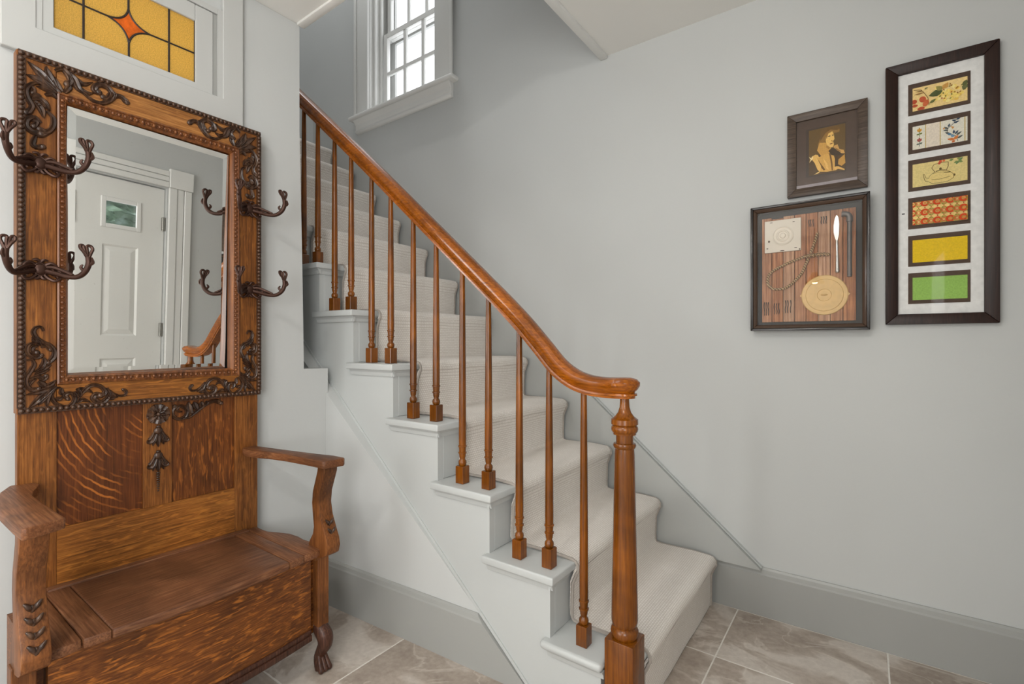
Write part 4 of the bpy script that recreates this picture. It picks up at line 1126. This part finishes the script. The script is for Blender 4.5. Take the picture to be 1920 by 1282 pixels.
for i, (zt, zb_) in enumerate(zr):
    mt = build('card_mat', MB().box(cx0, cx1, 2.2365, 2.2383, zb_, zt), M_MATB, fr)
    P_ = Print(cx0 + 0.012, cx1 - 0.0075, zb_ + 0.013, zt - 0.0165, 2.2362)
    if i == 0:
        P_.poly([(0, 0), (1, 0), (1, 1), (0, 1)], (236, 206, 140))
        for _ in range(46):
            a, b = R_.gauss(0.72, .14), R_.gauss(.42, .22)
            if .4 < a < 1 and 0 < b < 1: P_.ell(a, b, .035, .075, R_.choice([(246, 218, 120), (250, 228, 150), (232, 190, 90), (238, 206, 110)]), R_.uniform(0, 3), 7)
        for _ in range(22):
            a, b = R_.gauss(0.72, .14), R_.gauss(.45, .22)
            if .4 < a < 1 and 0 < b < 1: P_.ell(a, b, .014, .04, R_.choice([(150, 100, 40), (170, 90, 50), (110, 110, 50)]), R_.uniform(0, 3), 6)
        P_.leaf(.56, .62, .30, .52, .14, (84, 92, 56)); P_.leaf(.55, .66, .44, .86, .10, (150, 140, 80)); P_.leaf(.56, .68, .66, .92, .10, (200, 150, 80))
        P_.leaf(1.0, .55, .90, .62, .14, (110, 112, 70)); P_.leaf(.99, .85, .92, .62, .08, (96, 100, 60))
        P_.line([(.02, .92), (.16, .86), (.22, .70), (.29, .45), (.31, .15)], .012, (130, 100, 60))
        P_.leaf(.22, .72, .02, .70, .035, (160, 120, 70)); P_.leaf(.2, .80, .06, .82, .03, (130, 100, 60)); P_.leaf(.22, .85, .29, .92, .03, (130, 130, 80))
        P_.ell(.19, .44, .065, .13, (196, 92, 58), .3); P_.ell(.03, .40, .055, .10, (188, 84, 54)); P_.ell(.25, .25, .055, .15, (200, 104, 64), -.4); P_.ell(.04, .22, .06, .06, (190, 88, 56)); P_.ell(.16, .05, .07, .08, (186, 80, 52))
        P_.leaf(.32, .2, .44, .34, .06, (112, 116, 66))
    elif i == 1:
        P_.poly([(0, 0), (1, 0), (1, 1), (0, 1)], (224, 220, 204))
        P_.poly([(.25, 0), (.51, 0), (.51, 1), (.25, 1)], (226, 214, 196))
        for x in (.245, .515, .955): P_.line([(x, 0), (x, 1)], .016, (196, 172, 110))
        for yy, cA, cB in ((.76, (206, 150, 60), (110, 120, 60)), (.34, (170, 90, 80), (100, 110, 100))):
            P_.leaf(.13, yy - .06, .13, yy + .16, .05, cA); P_.leaf(.13, yy - .04, .085, yy + .10, .04, cA); P_.leaf(.13, yy - .04, .175, yy + .10, .04, cA)
            P_.leaf(.13, yy - .12, .07, yy - .14, .04, cB); P_.leaf(.13, yy - .12, .19, yy - .10, .04, cB); P_.line([(.13, yy), (.13, yy - .24)], .01, cB)
        P_.line([(.80, .98), (.76, .82), (.66, .66), (.64, .5), (.72, .38), (.80, .26), (.83, .04)], .012, (120, 120, 110))
        for a in [(.76, .82, .86, .88), (.66, .7, .69, .84), (.80, .9, .72, .97), (.66, .62, .58, .74), (.66, .56, .57, .6), (.68, .42, .60, .5), (.80, .3, .90, .42), (.78, .34, .84, .5), (.76, .38, .76, .54), (.82, .16, .92, .26), (.80, .95, .88, 1.0)]:
            P_.leaf(*a, .04, R_.choice([(60, 76, 96), (74, 90, 104), (90, 96, 90)]))
        P_.leaf(.72, .36, .64, .42, .05, (80, 120, 150)); P_.leaf(.77, .26, .70, .34, .05, (110, 150, 180)); P_.poly([(.70, .72), (.74, .58), (.77, .66)], (210, 150, 80))
        P_.leaf(.78, .14, .64, .2, .06, (206, 120, 64)); P_.leaf(.76, .12, .84, .3, .06, (214, 130, 70)); P_.leaf(.78, .1, .72, .02, .05, (200, 110, 60)); P_.leaf(.6, .70, .56, .64, .03, (210, 150, 80))
    elif i == 2:
        P_.poly([(0, 0), (1, 0), (1, 1), (0, 1)], (222, 202, 136))
        P_.poly([(.35, .10), (.72, .10), (.80, .24), (.78, .42), (.66, .55), (.42, .52), (.33, .4), (.30, .24)], (226, 202, 132))
        bl_ = (104, 88, 50)
        P_.line([(.20, .52), (.215, .36), (.24, .20), (.30, .16)], .010, bl_); P_.line([(.20, .52), (.225, .50), (.25, .34), (.30, .30)], .008, bl_)
        P_.line([(.30, .16), (.36, .07), (.50, .045), (.66, .07), (.75, .18), (.765, .32), (.70, .45)], .008, bl_); P_.line([(.30, .30), (.33, .42), (.38, .49)], .007, bl_)
        P_.line([(.38, .49), (.44, .545), (.52, .56), (.62, .545), (.70, .45)], .009, bl_); P_.line([(.38, .485), (.52, .50), (.70, .45)], .006, bl_)
        P_.line([(.42, .52), (.36, .72), (.40, .86), (.55, .90), (.66, .88), (.66, .7), (.62, .52)], .011, (112, 92, 56))
        P_.line([(.36, .22), (.5, .2), (.7, .26)], .008, bl_); P_.line([(.44, .56), (.52, .60), (.62, .55)], .010, bl_); P_.ell(.52, .64, .025, .05, bl_); P_.line([(.58, .45), (.7, .44)], .012, bl_); P_.ell(.77, .3, .02, .05, bl_)
        P_.ell(.52, .95, .03, .055, (206, 84, 50)); P_.ell(.50, .88, .026, .05, (190, 70, 50)); P_.ell(.58, .96, .025, .045, (220, 110, 70))
        for a in [(.68, .92, .76, .97), (.84, .86, .92, .98), (.84, .86, .80, .72), (.84, .86, .92, .78), (.82, .92, .88, 1.0), (.84, .84, .76, .8)]: P_.leaf(*a, .05, R_.choice([(120, 140, 80), (100, 130, 90), (140, 150, 80)]))
    elif i == 3:
        P_.poly([(0, 0), (1, 0), (1, 1), (0, 1)], (240, 208, 132))
        for a in range(5):
            for b in range(4):
                x = .0 + a * .232; y = .90 - b * .40 + .015
                if 0 <= x <= .99 and -.12 < y < 1.1:
                    P_.ring(x, y, .075, .15, (206, 74, 36)); P_.ell(x, y, .028, .055, (222, 140, 70), .5, 8)
                x2 = x + .116; y2 = y + .0 + .20 - .2
                for yy in (y2 + .0,):
                    for q in range(10):
                        t = 2 * PI * q / 10
                        P_.ell(x2 + .062 * math.cos(t), yy + .0 + .135 * math.sin(t), .018, .04, (150, 140, 62) if q % 2 else (180, 150, 70), t, 6)
                    for q in range(6):
                        t = 2 * PI * q / 6
                        P_.ell(x2 + .03 * math.cos(t), yy + .07 * math.sin(t), .013, .03, (214, 110, 66), t, 6)
                P_.ell(x, y - .2, .012, .03, (170, 60, 36), 0, 6); P_.ell(x2, y - .2, .012, .03, (170, 60, 36), 0, 6)
    elif i == 4: P_.poly([(0, 0), (1, 0), (1, 1), (0, 1)], (226, 190, 36))
    else: P_.poly([(0, 0), (1, 0), (1, 1), (0, 1)], (146, 186, 92))
    P_.done('wallpaper_card', mt)['label'] = ['card with pink berries and yellow blossom', 'cream card with stripes and a blue-leaved vine', 'tan card with an outlined kettle', 'card patterned with orange rings', 'plain yellow card', 'plain green card'][i]
build('screw', MB().box(0.1005, 0.1085, 2.2365, 2.2384, 1.5785, 1.582), M_BLACK, fr)
build('pane', MB().box(0.0895, 0.3145, 2.2325, 2.2345, 1.222, 2.076), glass('picture_glass', gl=0.003, gz=0.04), fr)

# ---- small portrait
M_TAUPE = wood('taupe_frame', (64, 52, 44), (84, 70, 60), (104, 90, 78), 0, 0.32, blotch=0.2)
pf_ = root('picture_frame', (-0.13, WB, 1.70), 'small taupe frame with sepia portrait of a lady holding a flower', 'picture frame', None)
frame_ring(pf_, -0.2585, 0.002, 1.697, 2.0235, 0.0315, 2.228, WB, M_TAUPE, 0.002, slope=0.002)
M_MATP = plain('dark_brown_mat', (84, 68, 58), 0.8, spec=0.2)
mt = MB(); mt.box(-0.229, -0.0275, 2.2395, 2.243, 1.727, 1.765)
mt.prism([(-0.229, 1.765), (-0.0275, 1.765), (-0.0275, 1.994), (-0.229, 1.994)], 2.2395, 2.243, 1)
build('mat_board', mt, M_MATP, pf_)
build('mat_board', MB().box(-0.195, -0.0645, 2.2385, 2.2394, 1.768, 1.956), plain('brown_inner_mat', (72, 58, 50), 0.8, spec=0.2), pf_)
build('mat_strip', MB().box(-0.2275, -0.0285, 2.2378, 2.2393, 1.7285, 1.741), plain('mauve_strip', (150, 140, 142), 0.7, spec=0.2), pf_)
P_ = Print(-0.185, -0.0665, 1.7735, 1.950, 2.2382)
def zq(x, y):  # card coordinates of a point in the portrait
    u = (x - 300) / 435.0
    top = 410 - 65 * u; bot = 960 - 80 * u
    return (u, 1 - (y - top) / (bot - top))
def pq(pts, c): P_.poly([zq(*p) for p in pts], c)
P_.poly([(0, 0), (1, 0), (1, 1), (0, 1)], (104, 80, 40))
pq([(300, 800), (420, 700), (640, 620), (735, 700), (735, 890), (300, 965)], (84, 62, 30))
pq([(430, 640), (410, 580), (440, 510), (480, 430), (530, 385), (610, 372), (670, 395), (665, 440), (610, 450), (560, 480), (520, 560), (470, 640)], (146, 108, 52))
pq([(440, 430), (500, 380), (560, 360), (640, 365), (690, 390), (640, 420), (560, 410), (500, 450), (440, 540)], (112, 82, 38))
pq([(400, 650), (430, 560), (520, 560), (570, 610), (550, 690), (450, 720)], (206, 156, 76))
pq([(510, 470), (530, 440), (580, 425), (600, 465), (608, 520), (592, 545), (602, 585), (590, 615), (550, 620), (520, 590), (505, 540)], (232, 188, 104))
pq([(505, 470), (540, 430), (585, 420), (580, 432), (535, 455), (515, 520)], (150, 108, 52))
pq([(528, 488), (556, 476), (562, 486), (540, 496)], (70, 48, 22)); pq([(578, 474), (598, 468), (600, 478), (582, 484)], (70, 48, 22))
pq([(566, 530), (586, 540), (594, 548), (576, 552)], (170, 120, 58)); pq([(548, 576), (588, 562), (584, 576), (560, 584)], (120, 70, 34)); pq([(520, 590), (560, 622), (540, 640), (505, 610)], (170, 124, 58))
pq([(400, 740), (520, 690), (600, 715), (640, 830), (625, 885), (520, 905), (440, 905), (420, 850), (380, 800)], (216, 166, 82))
pq([(545, 690), (565, 690), (585, 800), (590, 885), (575, 890), (565, 800)], (120, 84, 36)); pq([(415, 760), (440, 800), (500, 880), (480, 890), (430, 830)], (110, 78, 34)); pq([(470, 740), (520, 800), (540, 880), (515, 870)], (236, 190, 104))
pq([(330, 730), (380, 700), (410, 705), (430, 740), (400, 745), (450, 840), (435, 910), (405, 880), (370, 800), (345, 770)], (232, 186, 100))
pq([(300, 725), (330, 745), (345, 715), (352, 745), (335, 765), (305, 800), (322, 760)], (250, 222, 158)); pq([(360, 945), (420, 905), (440, 905), (415, 925)], (240, 200, 120))
pq([(655, 760), (725, 700), (735, 800), (690, 835), (650, 815)], (196, 146, 66)); pq([(612, 725), (645, 715), (645, 835), (612, 845)], (74, 52, 24))
pq([(535, 660), (570, 630), (620, 622), (690, 660), (725, 690), (650, 716), (575, 705)], (66, 48, 26)); pq([(600, 600), (645, 585), (665, 640), (715, 650), (728, 690), (690, 690), (640, 650), (600, 625)], (206, 158, 88)); pq([(610, 620), (650, 640), (690, 672), (640, 660)], (150, 110, 58))
pq([(598, 855), (650, 838), (725, 868), (725, 885), (650, 870), (620, 885)], (228, 180, 98))
P_.done('photograph', pf_)['label'] = 'sepia photograph of a lady with a large flower'
build('pane', MB().box(-0.2285, -0.028, 2.2345, 2.2362, 1.7275, 1.9935), glass('portrait_glass', gl=0.02), pf_)

# ---- shadow box
M_BLKF = plain('black_lacquer_frame', (34, 28, 26), 0.22)
sb = root('shadow_box', (-0.19, WB, 1.17), 'black shadow box with planks, rope, knife, pipe and round lid', 'shadow box')
frame_ring(sb, -0.3855, 0.009, 1.169, 1.669, 0.010, 2.190, WB, M_BLKF, 0.002, slope=0.0)
frame_ring(sb, -0.3752, -0.0013, 1.1793, 1.6587, 0.013, 2.192, WB, plain('dark_bronze_lip', (74, 56, 44), 0.25), 0.002, slope=0.007)
build('backing', MB().box(-0.3620, -0.0145, 2.242, 2.2455, 1.1925, 1.6455), plain('charcoal_linen', (62, 57, 54), 0.9), sb)
pw = [wood('shadow_plank_%d' % k, a, b, c_, 2, 0.5, blotch=0.35, gs=0.8) for k, (a, b, c_) in enumerate([((132, 80, 48), (180, 122, 82), (206, 150, 108)), ((144, 98, 70), (188, 140, 104), (212, 168, 132)), ((126, 72, 36), (172, 108, 62), (204, 140, 90))])]
px = [-0.350, -0.313, -0.273, -0.233, -0.194, -0.154, -0.114, -0.074, -0.033]
for i in range(8):
    build('plank', MB().box(px[i] + 0.0009, px[i + 1] - 0.0009, 2.230, 2.2418, 1.2045, 1.6265 - (0.006 if i == 1 else 0)), pw[(i * 2) % 3 if i != 7 else 2], sb, bevel=0.0012, seg=1)
YP = 2.2298
M_CHIP = paint('chipped_cream_paint', (226, 216, 200), 0.6, 0.2)
rb = build('rosette_block', MB().box(-0.338, -0.210, YP - 0.010, YP, 1.4845, 1.6125), M_CHIP, sb, bevel=0.002)
build('rosette', MB().disc_lathe((-0.273, YP - 0.0101, 1.5485), [(0.038, 0), (0.038, 0.003), (0.034, 0.0045), (0.032, 0.002), (0.024, 0.001), (0.021, 0.004), (0.018, 0.004), (0.016, 0.001), (0.011, 0.001), (0.009, 0.005), (0.004, 0.0065)], (0, -1, 0), 28), M_CHIP, rb, smooth=True, angle=35)
M_CHIPD = plain('bare_chip', (96, 78, 62), 0.8)
for (x, z, a, b) in [(-0.314, 1.605, .006, .0015), (-0.235, 1.599, .005, .0018), (-0.322, 1.530, .004, .005), (-0.328, 1.502, .004, .002), (-0.275, 1.489, .009, .002), (-0.228, 1.496, .006, .0015), (-0.2145, 1.489, .003, .003)]:
    build('paint_chip', MB().prism([(x - a, z), (x - a * .3, z + b), (x + a, z + b * .4), (x + a * .5, z - b), (x - a * .6, z - b * .7)], YP - 0.0104, YP - 0.0099, 1), M_CHIPD, rb)
def rope_mat():
    m, t, b = nt('hemp_rope'); w = node(t, 'ShaderNodeTexWave', bands_direction='DIAGONAL'); w.inputs['Scale'].default_value = 55; w.inputs['Distortion'].default_value = 1.5
    t.links.new(coords(t), w.inputs[0])
    t.links.new(ramp(t, w.outputs['Fac'], [(0.2, lin((112, 86, 58))), (0.6, lin((186, 152, 110)))]), b.inputs['Base Color']); b.inputs['Roughness'].default_value = 0.9
    bump(t, b, w.outputs['Fac'], 0.8, 0.002)
    return m
M_ROPE = rope_mat(); yr = YP - 0.0048
rp = MB()
rp.tube([(x, yr, z) for x, z in [(-.114, 1.459), (-.15, 1.462), (-.189, 1.460), (-.225, 1.449), (-.262, 1.435), (-.30, 1.416), (-.322, 1.397), (-.328, 1.365), (-.318, 1.346), (-.301, 1.337), (-.27, 1.338), (-.248, 1.350), (-.231, 1.366), (-.208, 1.394), (-.193, 1.430), (-.186, 1.448)]], 0.0052, 8)
rp.tube([(x, yr - 0.0035, z) for x, z in [(-.155, 1.545), (-.160, 1.525), (-.168, 1.497), (-.178, 1.470)]], 0.0048, 8)
for k in range(7):
    x = -.128 - k * .011; z = 1.4605 - abs(k - 2) * .0008
    rp.tube([(x + .006, yr - .001, z - .006), (x + .001, yr - .007, z), (x - .005, yr - .001, z + .007)], .003, 6)
build('rope', rp, M_ROPE, sb, smooth=True, angle=70)
M_SILV = plain('tarnished_silver', (196, 192, 186), 0.25, 0.9)
kn = build('knife', MB().prism([(-.094, 1.607), (-.100, 1.594), (-.104, 1.565), (-.104, 1.54), (-.099, 1.515), (-.096, 1.508), (-.090, 1.508), (-.086, 1.53), (-.085, 1.57), (-.088, 1.597)], YP - 0.0035, YP - 0.001, 1), M_SILV, sb, bevel=0.0008, seg=1)
build('handle', MB().tube([(-.093, YP - .005, 1.509), (-.0925, YP - .005, 1.49), (-.092, YP - .005, 1.46), (-.0915, YP - .005, 1.41), (-.0915, YP - .005, 1.392), (-.0915, YP - .005, 1.386)], [.004, .0045, .004, .006, .0078, .005], 10), M_SILV, kn, smooth=True)
M_PIPE = plain('grey_iron_pipe', (104, 98, 94), 0.45, 0.6)
pi_ = build('pipe', MB().tube([(-.0535, YP - .0085, 1.585), (-.0535, YP - .0085, 1.50), (-.0535, YP - .0085, 1.368)], .0078, 14, sub=1), M_PIPE, sb, smooth=True)
build('pipe_elbow', MB().tube([(-.0535, YP - .010, 1.573), (-.0535, YP - .010, 1.59), (-.058, YP - .010, 1.599), (-.066, YP - .010, 1.603), (-.078, YP - .010, 1.604)], [.0098, .0098, .0096, .0096, .0100], 14), M_PIPE, pi_, smooth=True)
M_CREAM = plain('cream_enamel', (216, 176, 108), 0.38)
ld_ = build('round_lid', MB().disc_lathe((-.133, YP, 1.304), [(0.0765, 0), (0.0765, 0.004), (0.074, 0.006), (0.062, 0.0065), (0.060, 0.0085), (0.024, 0.0095), (0.022, 0.0075), (0.006, 0.007)], (0, -1, 0), 40), M_CREAM, sb, smooth=True, angle=30)
build('lid_knob', MB().tube([(-.143, YP - .0085, 1.305), (-.133, YP - .0115, 1.305), (-.123, YP - .0085, 1.305)], [.002, .0035, .002], 8), M_CREAM, ld_, smooth=True)
for s in (-1, 1): build('lid_ear', MB().prism([(-.133 + s * .0755, 1.311), (-.133 + s * .082, 1.305), (-.133 + s * .0755, 1.298)], YP - .005, YP - .001, 1), M_CREAM, ld_)
M_NAIL = plain('rusty_nail', (62, 50, 42), 0.6, 0.4)
def nail(x, z0, z1, w):
    s = 1 if w > 0 else -1
    build('bent_nail', MB().tube([(x, YP - .002, z0), (x + w * .5, YP - .003, z0 + (z1 - z0) * .3), (x - w * .4, YP - .003, z0 + (z1 - z0) * .65), (x + w * .2, YP - .002, z1)], [.0012, .0014, .0014, .0018], 6), M_NAIL, sb, smooth=True)
for x in (-.340, -.333, -.326): nail(x, 1.232, 1.286, .003)
for x in (-.304, -.296, -.288): nail(x, 1.236, 1.280, .004)
for x in (-.264, -.256, -.246): nail(x, 1.240, 1.290, -.003)
for x in (-.184, -.178, -.170): nail(x, 1.572, 1.600, .002)
for x in (-.143, -.135, -.127): nail(x, 1.578, 1.606, -.002)
build('pane', MB().box(-0.3615, -0.0150, 2.2022, 2.2042, 1.1932, 1.6448), glass('box_glass', gl=0.035), sb)
